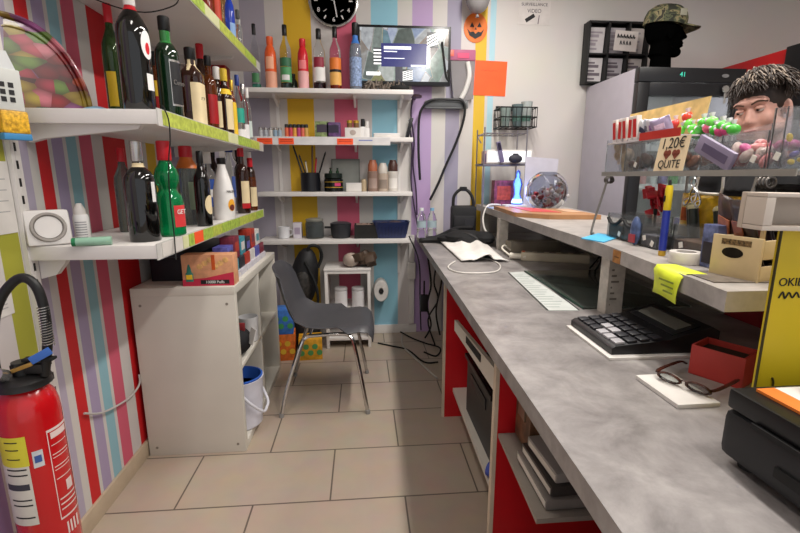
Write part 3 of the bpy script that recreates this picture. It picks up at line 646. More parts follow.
B().lathe(pr, 32, sq=1, M=Matrix.Diagonal((1,.7,1))).out('basket_body', mat('#25315e',.4), t)
bb = B()
for k in range(9): bb.tube([(-.09+k*.0225,-.0905,.02),(-.1+k*.025,-.1,.09)], .0025, 5, 0)
bb.out('ribs', mat('#1d274c',.4), t)
bb = B(); bb.ell((.03,.0,.09),(.06,.04,.035)); bb.ell((-.05,.01,.085),(.05,.04,.03)); bb.out('contents', mat('#4a3d46',.6), t)
# third shelf
Z5 = 1.1405
p = bpos(311, 190, .10); t = thing('pen_cup', 'black cup holding pens on the back wall shelf', 'pen cup', (p.x, p.y, Z5))
B().lathe([(.064,0),(.070,.005),(.070,.13),(.066,.135),(.062,.13),(.062,.01),(.001,.008)], 26).out('cup_body', mat('#15161c',.35), t)
for k, (a, b_, c, hh) in enumerate(((-.03,-.11,'#1a1a1e',.30),(-.01,-.03,'#d8cfb8',.20),(.015,.02,'#6a5040',.30),(.03,.045,'#c02a38',.22),(.035,.11,'#101014',.26),(.0,-.075,'#2a2a30',.24))):
    g = thing('pen', ['black pen leaning left in the pen cup','cream pen in the pen cup','brown pencil standing upright in the pen cup','red pen in the pen cup','black pen leaning right in the pen cup','short dark pen in the pen cup behind the others'][k], 'pen', (p.x+a*.7, p.y-.01+.006*k, Z5+.012), group='pens in the black pen cup')
    d = Vector((b_-a*.7, 0, hh))
    B().cyl((0,0,0), d, .006, .006, 8).out('barrel', mat(c,.4), g); B().cyl(d, d*1.05, .006, .002, 8).out('tip', mat('#3a3a3a',.4), g)
p = bpos(334, 190, .10); t = thing('cream_jar', 'black round jar with gold bands and a pink emblem beside the pen cup', 'jar', (p.x, p.y, Z5))
B().lathe([(.064,0),(.068,.004),(.068,.085),(.06,.095)], 26).out('jar_body', mat('#0c0f0c',.2), t)
B().lathe([(.062,.095),(.065,.098),(.065,.125),(.06,.13)], 26).out('lid', mat('#16211a',.3), t)
bb = B()
for z in (.028,.066): bb.lathe([(.0688,z),(.0688,z+.006)], 26)
bb.out('gold_band', CGOLD, t); B().lathe([(.0692,.04),(.0692,.062)], 8, a0=-1.4, a1=-.7).out('emblem', mat('#c03a6a',.4), t)
t.location.y -= .02
for k, q in enumerate((-.02,.03)):
    g = thing('small_bottle', 'small green glass vial on the round gold-banded jar, %s' % ('left one' if k == 0 else 'right one'), 'bottle', (p.x+q, p.y-.02, Z5+.1305))
    B().lathe([(.012,0),(.012,.012),(.006,.02),(.006,.032)], 12).out('vial', mat('#27402c',.1), g); B().cyl((0,0,.032),(0,0,.038),.0075).out('cap', INK, g)
p = bpos(346, 182, .03); t = thing('picture_board', 'grey square board leaning on the pink stripe of the back wall', 'board', (p.x, YB-.035, Z5), rot=(math.radians(-4),0,0))
B().box(-.105,.105,-.006,.006,0,.235,.002).out('panel', mat('#8c8f8a',.6), t); bb = B(); bb.box(-.105,.105,-.008,-.0065,.225,.235); bb.box(-.105,-.097,-.008,-.0065,0,.225); bb.box(.097,.105,-.008,-.0065,0,.225); bb.out('edging', mat('#6d706c',.5), t)
p = bpos(354, 190, .14); t = thing('small_box', 'flat white box in front of the grey board', 'box', (p.x, p.y, Z5))
B().box(-.055,.055,-.03,.03,0,.055,.003).out('carton', PAPER, t); B().box(-.056,.056,-.031,.031,.055,.062,.002).out('lid', mat('#dcd8d6',.6), t)
p = bpos(364, 190, .12); at(B().lathe([(.018,0),(.02,.003),(.02,.075),(.016,.08),(.016,.09)], 16), (p.x, p.y, Z5), 'small_jar', mat('#b8a588',.4), 'narrow beige jar between the white box and the copper-capped bottles', 'jar')
for k, (px, yt, c1, c2, lab) in enumerate(((373,160,'#8d7468','#b0684a','brown bottle with a copper cap on the back shelf'),(383,163,'#b9a898','#cfc8be','beige bottle between the two copper and dark capped bottles'),(393,160,'#cfcac2','#4a2f28','white bottle with a dark brown cap at the right of the back shelf'))):
    p = bpos(px, 190, .12); k_ = depth(p); h_ = Yp(px, yt, p.y).z-Z5; r_ = 5.2*k_/F
    t = thing('lotion_bottle', lab, 'bottle', (p.x, p.y, Z5), group='lotion bottles on the back shelf')
    B().lathe([(r_*.95,0),(r_,.004),(r_,h_*.62),(r_*.9,h_*.64)], 20).out('bottle_body', mat(c1,.35), t)
    B().lathe([(r_*.92,h_*.645),(r_*.92,h_*.85),(r_*.7,h_*.93),(r_*.6,h_)], 20).out('cap', mat(c2,.3), t)
    B().lathe([(r_+.0007,h_*.1),(r_+.0007,h_*.42)], 10, a0=-2.5, a1=-.7).out('paper_label', mat(['#a08a80','#8d7f74','#e2ded8'][k],.5), t)
# second shelf
Z6 = 1.5155
for k in range(11):
    px = (261,266,271,275.5,280)[k] if k < 5 else (287,291,295,299,303,306.5)[k-5]
    c = ('#b9babd','#a9aeb4','#c9c6c0','#8fa6b8','#9fb0bc','#d86a4a','#c84a5a','#e0a04a','#b84a7a','#d8705a','#caa05a')[k]
    p = bpos(px, 136, .20); h_ = .062 if k < 5 else .085
    t = thing('lighter', ('silver-grey', 'steel', 'pale grey', 'pale blue', 'blue-grey', 'orange', 'crimson', 'amber', 'magenta', 'salmon', 'ochre')[k]+' lighter in the row on the orange-tagged back shelf', 'lighter', (p.x, p.y, Z6), group='lighters on the back shelf')
    B().lathe([(.013,0),(.0145,.003),(.0145,h_*.7),(.012,h_*.72)], 12).out('body', mat(c,.3), t); B().lathe([(.0135,h_*.72),(.0135,h_*.97),(.010,h_)], 12).out('cap', mat('#2c2a2c',.35) if k > 4 else SILVER, t)
for px, w_, h_, c, c2, lab in ((322.5,.058,.105,'#7a8a5a','#3a3040','green and black carton behind the orange tag, left of the purple one'),(334,.06,.10,'#5a3a6a','#2a2038','purple carton on the orange-tagged back shelf')):
    p = bpos(px, 136, .17); t = thing('product_box', lab, 'box', (p.x, p.y, Z6))
    B().box(-w_*.8,w_*.8,-.04,.04,0,h_,.002).out('carton', mat(c,.45,var=.5,scale=60), t); B().box(-w_*.6,w_*.6,-.0415,-.0405,h_*.3,h_*.8).out('printed_panel', mat(c2,.5), t)
p = bpos(353, 136, .18); t = thing('display_box', 'white cut-out display stand with two small jars on the back shelf', 'display stand', (p.x, p.y, Z6))
B().box(-.055,.055,-.03,.03,0,.065,.002).out('carton', PAPER, t); B().ell((0,-.031,.032),(.022,.001,.018)).out('printed_ring', mat('#a99c94',.5), t)
for q in (-.022,.024):
    g = thing('small_jar', 'tiny jar with a gold lid on the white display stand, %s' % ('left' if q < 0 else 'right'), 'jar', (p.x+q, p.y, Z6+.0655))
    B().lathe([(.018,0),(.019,.003),(.019,.032)], 14).out('jar_body', mat('#7a5a3a',.3), g); B().lathe([(.02,.032),(.02,.048),(.018,.05)], 14).out('lid', CGOLD, g)
for px, h_, c, c2, lab in ((363,.125,'#dedcda','#15151a','white tube with a tall black cap on the orange-tagged shelf'),(367,.11,'#e4e2e0','#cfcdca','white tube with a pale cap beside the black-capped tube')):
    p = bpos(px, 136, .17); t = thing('cosmetic_tube', lab, 'tube', (p.x, p.y, Z6))
    B().box(-.018,.018,-.015,.015,0,h_*.6,.003).out('body', mat(c,.4), t); B().lathe([(.015,h_*.6),(.014,h_),(.012,h_*1.02)], 14).out('cap', mat(c2,.3), t)
p = bpos(387, 136, .14); t = thing('card_box', 'flat white box lying near the right end of the orange-tagged shelf', 'box', (p.x, p.y, Z6))
B().box(-.095,.085,-.05,.05,0,.02,.002).out('base', PAPER, t); B().box(-.096,.086,-.051,.051,.02,.032,.002).out('lid', mat('#dad7d6',.5), t)
p = bpos(400, 134, .14); t = thing('card_terminal', 'slim black device standing upright at the right end of the orange-tagged shelf', 'device', (.325, p.y, Z6), rot=(0, math.radians(14), 0))
B().box(-.012,.012,-.035,.035,.003,.145,.006).out('housing', mat('#111114',.3), t); B().box(-.014,-.0122,-.028,.028,.03,.13).out('screen', mat('#3a3c40',.1), t)
p = Yp(366, 142, YB-.262)
t = thing('shelf_label', 'white label card hanging from the orange-tagged back shelf front', 'label', (p.x, YB-.2605, 1.46)); B().box(-.05,.045,-.002,-.001,0,.035).out('card', PAPER, t); B().box(-.05,.045,-.0026,-.002,.028,.035).out('blue_line', mat('#7a86c0',.5), t)
RX = (PI/2, 0, 0)
def wp(px, py, d=0): return Yp(px, py, YB-d)
# clock
p = wp(333.5, 2); k = depth(p); R = 24.5*k/F
t = thing('wall_clock', 'round black wall clock with a silver rim above the bottle shelf', 'clock', (p.x, YB-.001, p.z))
MX = Matrix.Rotation(PI/2, 3, 'X')
B().lathe([(.001,0),(R*.98,0),(R,.01),(R,.03),(R*.95,.034),(R*.90,.026),(R*.90,.02)], 48, M=MX).out('rim', SILVER, t)
B().lathe([(.001,.021),(R*.905,.021)], 48, M=MX).out('dial', mat('#161616',.4), t)
for i in range(12):
    a = PI/2 - i*PI/6; q = R*.70
    if i in (0, 4, 6, 8): text(str(i or 12), R*.24, (math.cos(a)*q, -.0225, math.sin(a)*q), RX, LWHITE, t, 'numeral')
    else: B().obox((math.cos(a)*q, -.0225, math.sin(a)*q), (R*.15,.001,R*.05), (0,-a,0)).out('hour_mark', LWHITE, t)
for q in (-.34, .34):
    s_ = B().lathe([(R*.19,.0222),(R*.21,.0222)], 24, (q*R,0,-R*.36), M=MX).out('subdial', mat('#8a8a8a',.4), t)
    B().obox((q*R,-.0225,-R*.36),(R*.16,.001,R*.02),(0,-.6,0)).out('small_hand', LWHITE, s_)
B().obox((R*.08,-.024,-R*.30),(R*.05,.0012,R*.62),(0,-.17,0)).out('hand', mat('#d5d5d5',.3), t)
B().obox((R*.0,-.0235,R*.18),(R*.07,.0012,R*.36),(0,.3,0)).out('hand', mat('#d5d5d5',.3), t)
# television
D_ = .10
a, c = wp(357, 24, D_), wp(450, 86, D_)
w, h = c.x-a.x, a.z-c.z
t = thing('television', 'flat television showing a picture collage, mounted on the back wall right of the bottles', 'television', (a.x, YB-D_, c.z))
B().box(0,w,0,.04,0,h,.004).out('frame', mat('#121214',.3), t)
bz = .018
def emat(c_, e):
    return mat(c_, .2, emit=e)
m, nt, b = new_mat('screen_collage'); N = nt.nodes.new; L = nt.links.new
tc = N('ShaderNodeTexCoord'); mp = N('ShaderNodeMapping'); mp.inputs['Scale'].default_value = (11, 1, 7); mp.inputs['Rotation'].default_value = (0, .35, 0)
vo = N('ShaderNodeTexVoronoi'); vo.inputs['Scale'].default_value = 1; vo.feature = 'SMOOTH_F1'; vo.inputs['Smoothness'].default_value = .12
sp_ = N('ShaderNodeSeparateColor'); cr = N('ShaderNodeValToRGB'); cr.color_ramp.interpolation = 'B_SPLINE'
pal = ['#2c3a30','#a8b4b0','#4a7a4e','#e8ecec','#a05a40','#8cae6a','#2a62b0','#f4f6f6','#3c4444','#c8a080','#16181a','#d8dce0']
cr.color_ramp.elements[0].color = lin(pal[0]); cr.color_ramp.elements[1].position = .2; cr.color_ramp.elements[1].color = lin(pal[1])
for i in range(2, 12): cr.color_ramp.elements.new(.2+.06*(i-1)).color = lin(pal[i])
n1 = N('ShaderNodeTexNoise'); n1.inputs['Scale'].default_value = 28; n1.inputs['Detail'].default_value = 3
mx = N('ShaderNodeMixRGB'); mx.blend_type = 'OVERLAY'; mx.inputs[0].default_value = .6
L(tc.outputs['Object'], mp.inputs[0]); L(mp.outputs[0], vo.inputs['Vector']); L(vo.outputs['Color'], sp_.inputs[0]); L(sp_.outputs[0], cr.inputs[0]); L(tc.outputs['Object'], n1.inputs['Vector'])
L(cr.outputs[0], mx.inputs[1]); L(n1.outputs['Fac'], mx.inputs[2]); L(mx.outputs[0], b.inputs['Emission Color']); b.inputs['Emission Strength'].default_value = .75; b.inputs['Base Color'].default_value = (.02,.02,.02,1); b.inputs['Roughness'].default_value = .15
so = B().box(bz,w-bz,-.0015,-.0003,bz+.008,h-bz).out('screen', m, t)
WS, DS = emat('#e6e8ea', .9), emat('#262a2c', .8)
for x0, z0, x1, z1, n_, sl_ in ((.74,.64,.86,.90,5,.10),(.48,.07,.59,.27,6,.05),(.17,.34,.25,.62,5,0)):
    B().box(w*x0,w*x1,-.0022,-.0016,h*z0,h*z1).out('zebra_picture', DS, so)
    bb = B()
    for k in range(n_):
        za = z0+(z1-z0)*(k+.1)/n_; zb = za+(z1-z0)*.5/n_
        bb.prism([(w*x0,-.0023,h*max(z0,za-sl_*.6)),(w*x1,-.0023,h*min(z1,za+sl_*.6)),(w*x1,-.0023,h*min(z1,zb+sl_*.6)),(w*x0,-.0023,h*max(z0,zb-sl_*.6))], (0,-.0006,0))
    bb.out('zebra_stripes', WS, so)
B().box(w*.735,w*.775,-.0024,-.0018,h*.30,h*.64).out('white_strip', WS, so); B().box(w*.09,w*.24,-.0024,-.0018,h*.16,h*.22).out('white_strip', WS, so)
B().box(w*.25,w*.74,-.003,-.0015,h*.31,h*.70).out('message_panel', emat('#2a2c5c', .9), so)
B().box(w*.40,w*.48,-.003,-.0015,h*.06,h*.31).out('message_stem', emat('#34343c', .8), so)
for (x0, x1, z0, z1) in ((.28,.57,.60,.65),(.28,.42,.555,.57),(.28,.5,.445,.455),(.57,.73,.315,.345)):
    B().box(w*x0,w*x1,-.0038,-.0032,h*z0,h*z1).out('text_line', emat('#dfe3f5', 1.1), so)
B().box(w*.35,w*.65,.04,D_-.002,h*.3,h*.7).out('wall_mount', BLACKM, t)
# cable over tv corner
q = [wp(442,42,.112), wp(444,60,.115), wp(446,76,.112), wp(449,80,.11), wp(448,70,.11)]
cord(q, .008, BLACKM, 'short black cable hanging over the right edge of the television')
# decoration on shelf end (foil garland) and black disc
p = bpos(385, 88, .17); t = thing('tinsel', 'dark silvery tinsel lying at the right end of the top back shelf below the television', 'tinsel', (p.x, p.y, 1.8285))
bb = B(); rg = random.Random(5)
for k in range(60): bb.obox((rg.uniform(-.13,.13), rg.uniform(-.03,.03), rg.uniform(.01,.055)), (.05,.004,.012), (rg.uniform(0,3), rg.uniform(0,3), rg.uniform(0,3)))
bb.out('strands', mat('#7d7268',.3,.4,var=.5,scale=60), t)
bb = B(); bb.ell((.10,-.02,.02),(.07,.04,.018)); bb.out('dark_cloth', BLACKM, t)
p = wp(416, 98, .1); at(B().lathe([(.001,0),(.04,.002),(.044,.014),(.03,.022),(.001,.024)], 24).box(-.006,.006,0,.10,.002,.012), (p.x, YB-.101, p.z), 'hook_disc', mat('#3a2c34',.4), 'small dark round wall hook right of the top back shelf', 'hook')
# grey rail with the black hose loop
a, c = wp(425, 104, .05), wp(468, 104, .05)
t = thing('wall_rail', 'grey horizontal rail on the back wall below the television', 'rail', (a.x, YB, a.z))
B().box(0,c.x-a.x,-.06,-.001,-.03,.025,.006).out('rail_body', mat('#6d7072',.4), t)
B().box(.01,c.x-a.x-.01,-.064,-.06,-.018,.012,.002).out('front_strip', mat('#55585a',.4), t)
q = [wp(x, y, .08) for x, y in ((420,180),(418.5,150),(419,120),(423,107),(432,100),(450,99.5),(462,101),(465,110),(462,126),(455,145),(446,165),(438,184),(430,200))]
cord(q, .0095, mat('#17181a',.5), 'thick black tube looping over the grey rail on the back wall')
for k, (pts, lab) in enumerate(((((413,97),(411,115),(414,140),(413,165),(416,190),(417,215)), 'thin dark cable hanging from the round wall hook'), (((409,120),(412,150),(411,180),(414,205),(418,228)), 'thin dark cable beside the right edge of the back shelves'))):
    cord([wp(x, y, .03) for x, y in pts], .006, mat('#3a2c44',.5), lab)
# pumpkin, paper, balloon
p = wp(475.5, 28); k = depth(p); r = 12*k/F
t = thing('pumpkin_decoration', 'orange paper pumpkin face hung on the back wall above the orange sheet', 'decoration', (p.x, YB-.001, p.z))
B().lathe([(.001,0),(r,0),(r,.004),(.001,.006)], 32, M=MX @ Matrix.Diagonal((1,1.15,1))).out('pumpkin_face', mat('#e0701c',.5), t)
bb = B()
for s_ in (-1, 1): bb.prism([(s_*r*.5,-.0065,r*.05),(s_*r*.12,-.0065,r*.05),(s_*r*.32,-.0065,r*.42)], (0,-.001,0))
bb.prism([(-r*.1,-.0065,-.15*r),(r*.1,-.0065,-.15*r),(0,-.0065,.05*r)], (0,-.001,0))
bb.prism([(-r*.7,-.0065,-r*.1),(-r*.45,-.0065,-r*.35),(-r*.2,-.0065,-r*.3),(0,-.0065,-r*.48),(r*.2,-.0065,-r*.3),(r*.45,-.0065,-r*.35),(r*.7,-.0065,-r*.1),(r*.5,-.0065,-r*.6),(0,-.0065,-r*.85),(-r*.5,-.0065,-r*.6)], (0,-.001,0))
bb.out('carved_face', INK, t); B().cyl((0,-.003,r*1.1),(.01,-.003,r*1.35),.012).out('stem', mat('#5a6a2a',.5), t)
p = wp(478, -3, .12); at(B().ell((0,0,0),(.085,.075,.105),seg=24).lathe([(.004,-.12),(.014,-.128),(.001,-.10)],10), (p.x, YB-.12, p.z), 'balloon', mat('#8f8c8c',.25), 'grey balloon at the top of the back wall above the paper pumpkin', 'balloon')
a, c = wp(471, 60), wp(505, 95.5)
t = thing('paper_sheet', 'bright orange paper sheet taped to the back wall', 'sheet', (a.x, YB-.001, c.z), rot=(0, math.radians(1.5), 0))
B().box(0,c.x-a.x,-.002,0,0,a.z-c.z).out('sheet', mat('#ff5c22',.6), t)
bb = B()
for k in range(5): bb.obox(((c.x-a.x)*(.3+.1*k),-.0024,(a.z-c.z)*.72),(.022,.0006,.004),(0,.4*((k%3)-1),0))
bb.out('faint_writing', mat('#d9481a',.6), t)
# hanging clear bag
p = wp(462, 75, .06)
t = thing('hanging_bag', 'clear plastic bag with a pink top hanging on the back wall beside the orange sheet', 'bag', (p.x, YB-.004, p.z))
bb = B(); bb.prism([(-.085,-.012,.12),(.10,-.012,.11),(.09,-.012,-.16),(-.05,-.012,-.19),(-.07,-.012,-.05)], (0,-.03,0)); bb.out('bag_body', mat('#b8b4b6',.12,0,.55,ior=1.1), t)
B().box(-.10,.10,-.05,-.005,.10,.175,.01).out('pink_top', mat('#c97a9a',.25,0,.3,ior=1.1), t)
B().box(-.035,.05,-.053,-.05,.115,.15).out('pink_print', mat('#d13a6a',.4), t)
B().box(-.10,-.06,-.054,-.012,.125,.17,.008).out('orange_corner', mat('#d96a5a',.4), t)
bb = B(); bb.tube([(.04,-.048,.09),(.055,-.05,.0),(.03,-.05,-.10),(.0,-.045,-.16)], .018); bb.out('white_handle', mat('#d8d6d2',.3), t)
# surveillance sign (transparent sticker lettering)
p = wp(534.5, 7)
t = thing('wall_sign', 'video surveillance notice printed on the plain back wall right of the stripes', 'sign', (p.x, YB-.001, p.z))
B().box(-.12,.12,-.0012,0,-.12,.12).out('sheet', mat('#cdc7c3',.6), t)
for s_, z in (('SOUS', .055), ('SURVEILLANCE', .015), ('VIDEO', -.028)): text(s_, .036 if len(s_) < 6 else .029, (0,-.0016,z), RX, mat('#4a454c',.6), t)
bb = B(); bb.obox((-.03,-.0018,-.075),(.075,.001,.026),(0,-.55,0)); bb.out('camera_symbol', INK, t)
B().obox((.035,-.0018,-.085),(.006,.001,.06),(0,.1,0)).out('bracket_symbol', mat('#6a5a60',.6), t)
# bottom cables on wall below counter end
q = [wp(x, y, .02) for x, y in ((421,243),(421,265),(422,290),(421,318),(423,332))]
for k, (pts, lab, r_) in enumerate((
   (((409,236),(419,262),(420,300),(421,330)), 'thin dark cable running down the wall below the counter end', .005),
   (((428,258),(431,285),(427,305),(431,325),(425,338)), 'dark cable bunch hanging below the counter next to the power adapter', .007),
   (((438,258),(434,282),(438,300),(428,320),(435,345)), 'loose dark cable loop below the far end of the counter', .006),
   (((445,262),(440,290),(436,312),(440,335)), 'dark cable close to the far red panel', .006))):
    cord([Yp(x, y, 3.2-.12*k) for x, y in pts], r_, BLACKM, lab)
p = Yp(424, 303, 3.0); t = thing('power_adapter', 'black power adapter hanging among the cables below the counter end', 'adapter', tuple(p))
B().box(-.028,.028,-.02,.02,-.06,.06,.006).out('housing', mat('#131316',.4), t); B().cyl((0,0,.06),(0,0,.16),.006,seg=8).out('plug_cord', BLACKM, t)
for k, (pts, lab) in enumerate(((((399,331),(412,338),(425,343),(440,348),(436,356),(424,352)), 'dark cable lying on the floor under the counter end'), (((378,343),(392,346),(408,350),(424,362),(438,362)), 'second dark cable on the floor tiles near the back wall'),
        (((402,335),(403,346),(413,356),(430,372),(437,378)), 'pale cable lying on the floor tiles below the counter'))):
    cord([tuple(Zp(x, y, .006)) for x, y in pts], .006, BLACKM if k < 2 else mat('#b5b0a8',.5), lab)
# ---------------------------------------------------------------- counter
m, nt, b = new_mat('grey_concrete_laminate'); N = nt.nodes.new; L = nt.links.new
tc = N('ShaderNodeTexCoord'); n1 = N('ShaderNodeTexNoise'); n1.inputs['Scale'].default_value = 9; n1.inputs['Detail'].default_value = 9; n1.inputs['Roughness'].default_value = .65; n1.inputs['Distortion'].default_value = .3
r = N('ShaderNodeValToRGB'); r.color_ramp.elements[0].position = .33; r.color_ramp.elements[1].position = .68; r.color_ramp.elements[0].color = lin('#716c6b'); r.color_ramp.elements[1].color = lin('#a09b99')
L(tc.outputs['Object'], n1.inputs['Vector']); L(n1.outputs['Fac'], r.inputs[0]); L(r.outputs[0], b.inputs['Base Color']); b.inputs['Roughness'].default_value = .36
CONC = m
m2 = CONC.copy(); m2.name = 'pale_concrete_laminate'; RAISED = m2
for n_ in m2.node_tree.nodes:
    if n_.type == 'VALTORGB': n_.color_ramp.elements[0].color = lin('#908b87'); n_.color_ramp.elements[1].color = lin('#b8b2ad')
CT = .81; RTZ = 1.04
t = thing('sales_counter', 'long grey concrete-look sales counter with red panels and a raised customer shelf', 'counter', (0, 0, 0))
def edge(y): return .305+.031*y
B().prism([(edge(.1),.1,CT-.04),(1.165,.1,CT-.04),(1.165,1.5,CT-.04),(1.395,3.42,CT-.04),(edge(3.42),3.42,CT-.04)], (0,0,.04)).out('worktop', CONC, t)
def redge(y): return .672+(y-.745)*.145 if y < 1.31 else .754+(y-1.31)*.054
B().prism([(redge(.745),.745,RTZ-.04),(1.21,.745,RTZ-.04),(1.21,1.5,RTZ-.04),(1.46,3.36,RTZ-.04),(redge(3.36),3.36,RTZ-.04),(redge(2.3),2.3,RTZ-.04),(redge(1.31),1.31,RTZ-.04)], (0,0,.04)).out('raised_top', RAISED, t)
GP = mat('#8d8880', .5)
for y, x in ((1.32,.778), (2.60,.818), (3.2,.875)):
    po = B().box(x, x+.055, y, y+.05, CT, RTZ-.04).out('support_post', mat('#b9b3aa',.5,var=.2,scale=30), t)
    if y < 2:
        bb = B()
        for k in range(7): bb.box(x+.01, x+.012+.03*((k*37%10)/10), y-.001, y-.0002, CT+.03+k*.019, CT+.036+k*.019)
        bb.out('scribbled_marks', mat('#6d675f',.6), po)
B().prism([(1.17,1.30,0),(1.20,1.30,0),(1.20,1.5,0),(1.43,3.38,0),(1.40,3.38,0),(1.17,1.5,0)], (0,0,RTZ-.04)).out('front_panel', GP, t)
B().box(1.17,1.20,.12,1.295,.0,RTZ-.04).out('red_front_panel', mat('#8a1018',.45), t)
REDF = mat('#c0121c', .4, var=.05)
for y in (2.12, 1.15, .30):
    x = edge(y)+.03
    B().box(x+.012,1.168,y,y+.02,0,CT-.04).out('red_panel', REDF, t)
    B().box(x,x+.0115,y-.001,y+.021,0,CT-.04).out('panel_edge', mat('#cdbca6',.5), t)
B().prism([(.435,1.173,.145),(1.1,1.173,.145),(1.1,2.118,.145),(.455,2.118,.145)], (0,0,.02)).out('shelf', CW, t)
B().prism([(.362,.80,.515),(1.1,.80,.515),(1.1,1.148,.50),(.385,1.148,.50)], (0,0,.012)).out('shelf', mat('#8d857c',.4), t)
d = B().hexa([(.395,1.19,.60),(.41,1.19,.60),(.43,1.93,.55),(.415,1.93,.55),(.395,1.19,.675),(.41,1.19,.675),(.43,1.93,.60),(.415,1.93,.60)]).out('drawer_front', CW, t)
B().hexa([(.3985,1.42,.615),(.4005,1.42,.615),(.4065,1.66,.595),(.4045,1.66,.595),(.3985,1.42,.642),(.4005,1.42,.642),(.4065,1.66,.622),(.4045,1.66,.622)]).out('pull_slot', BLACKM, d)
B().prism([(.385,.33,.0),(.40,.33,.0),(.41,.79,.0),(.395,.79,.0)], (0,0,.47)).out('white_door', CW, t)
# crate etc under counter
def crate(lab, x, y, z, w, d_, h_, c, name='storage_crate', cat='crate'):
    t = thing(name, lab, cat, (x, y, z)); th = .005
    bb = B(); bb.box(0,w,0,d_,0,th); bb.box(0,w,0,th,th,h_); bb.box(0,w,d_-th,d_,th,h_); bb.box(0,th,th,d_-th,th,h_); bb.box(w-th,w,th,d_-th,th,h_)
    bb.out('crate_body', mat(c,.4), t)
    bb = B(); bb.box(-.012,w+.012,-.012,0,h_-.02,h_,.003); bb.box(-.012,w+.012,d_,d_+.012,h_-.02,h_,.003); bb.box(-.012,0,0,d_,h_-.02,h_,.003); bb.box(w,w+.012,0,d_,h_-.02,h_,.003)
    bb.out('rim', mat(c,.35), t)
    bb = B()
    bb.box(-.004,-.0005,d_*.2,d_*.8,h_*.62,h_*.78,.001); bb.out('grip_panel', mat(c,.4), t)
    return t
crate('black plastic crate on the white shelf under the counter', .475, 1.50, .1655, .34, .40, .28, '#15161a')
at(B().lathe([(.02,-.01),(.022,-.012),(.026,-.01),(.026,.01),(.022,.012),(.02,.01),(.02,-.01)], 20, M=MX), (.455, 1.42, .1655+.0265), 'tape_roll', mat('#3a4fa8',.4), 'small blue tape roll on the shelf edge beside the black crate', 'tape roll', rz=.8)
t = thing('wicker_box', 'brown patterned box on the upper shelf under the counter beyond the laptops', 'box', (.43, 1.03, .5185)); B().box(0,.24,0,.11,0,.20,.006).out('box_body', mat('#6a4a34',.5,var=.6,scale=28), t); B().box(-.004,.244,-.004,.114,.20,.222,.004).out('lid', mat('#54392a',.5), t)
B().box(-.004,-.0005,.03,.08,.08,.12).out('metal_plate', mat('#8a7a68',.35,.5), t)
t = thing('leather_bag', 'brown leather bag standing beside the near red panel under the counter', 'bag', (.45, 1.19, .1655)); B().box(0,.2,0,.12,0,.40,.03).out('bag_body', mat('#5a3a28',.5,var=.3), t); B().box(-.01,.0,.02,.1,.2,.41,.004).out('flap', mat('#6b4630',.5), t)
for k, (c, lab) in enumerate((('#77716c','silver-grey flat binder at the bottom of the pile under the counter'),('#3a3634','dark flat binder in the middle of the pile under the counter'),('#8f8a86','grey padded book on top of the pile under the counter'))):
    t = thing('binder', lab, 'binder', (.39+.012*k, .82+.006*k, .5275+k*.028), rz=.03*k, group='flat binders piled under the counter')
    B().box(0,.30-.02*k,0,.19-.02*k,0,.026,.006).out('cover', mat(c,.35), t); B().box(-.0006,.29-.02*k,.004,.18-.02*k,.006,.020).out('pages', mat('#c8c2b8',.7), t)
# ---------------------------------------------------------------- on the worktop
def cp(px, py): return Zp(px, py, CT)
p = cp(450, 222)
t = thing('shoulder_bag', 'upright black shoulder bag with a looped strap at the far end of the worktop', 'bag', (.70, 3.12, CT+.0005), rz=-.1)
B().box(-.075,.10,-.06,.06,0,.235,.02).out('bag_body', mat('#131316',.6), t); B().box(-.06,.085,-.075,-.06,.03,.17,.008).out('front_pocket', mat('#1b1b1f',.6), t)
B().tube([(-.06,0,.23),(-.055,0,.30),(-.015,0,.345),(.03,0,.345),(.07,0,.30),(.085,0,.23)], .011).out('strap', mat('#1c1b1a',.5), t); B().obox((.008,0,.352),(.05,.035,.03),(0,0,0),.006).out('strap_clip', BLACKM, t)
B().box(.02,.08,-.0765,-.0752,.08,.15).out('patch', mat('#2b2b30',.5), t)
for px, lab, cc in ((421.5,'clear water bottle with a white cap, left of the pair beside the black bag','#dfe5e4'),(432,'clear water bottle with a blue cap, right of the pair beside the black bag','#7fb0d0')):
    x = Yp(px, 222, 3.2).x
    t = thing('water_bottle', lab, 'bottle', (x, 3.2, CT+.0005), group='water bottles on the worktop')
    B().lathe([(.03,0),(.034,.006),(.034,.06),(.031,.065),(.034,.07),(.034,.13),(.022,.17),(.013,.185),(.013,.2)], 20).out('bottle_body', CLR, t)
    B().lathe([(.0345,.075),(.0345,.12)], 20).out('paper_label', mat('#a9bcc4',.4), t); B().cyl((0,0,.195),(0,0,.215),.015).out('cap', mat(cc,.4), t)
p = cp(452, 236)
t = thing('black_garment', 'crumpled black cloth with straps in front of the black bag', 'garment', (.66, 2.82, CT+.0005))
bb = B(); bb.ell((.02,.05,.046),(.15,.12,.045)); bb.ell((-.07,.08,.034),(.10,.07,.033)); bb.ell((.0,-.05,.03),(.06,.09,.029),(0,0,.5)); bb.ell((-.03,.12,.06),(.05,.04,.03),(.3,.2,.5)); bb.ell((.12,-.02,.046),(.07,.10,.045)); bb.out('cloth', mat('#121214',.8,bump=.6), t)
B().tube([(-.22,.22,.016),(-.16,.2,.024),(-.10,.19,.05),(-.02,.16,.09),(.08,.10,.10)], .014).out('strap', mat('#1a1a1c',.5), t); B().tube([(-.26,.12,.018),(-.18,.10,.024),(-.09,.06,.04),(0,-.02,.07),(.08,-.08,.03)], .016).out('strap', mat('#151516',.5), t)
t = thing('strap_end', 'grey buckled strap lying at the far left corner of the worktop', 'strap', (.44, 2.95, CT+.0005), rz=-.25)
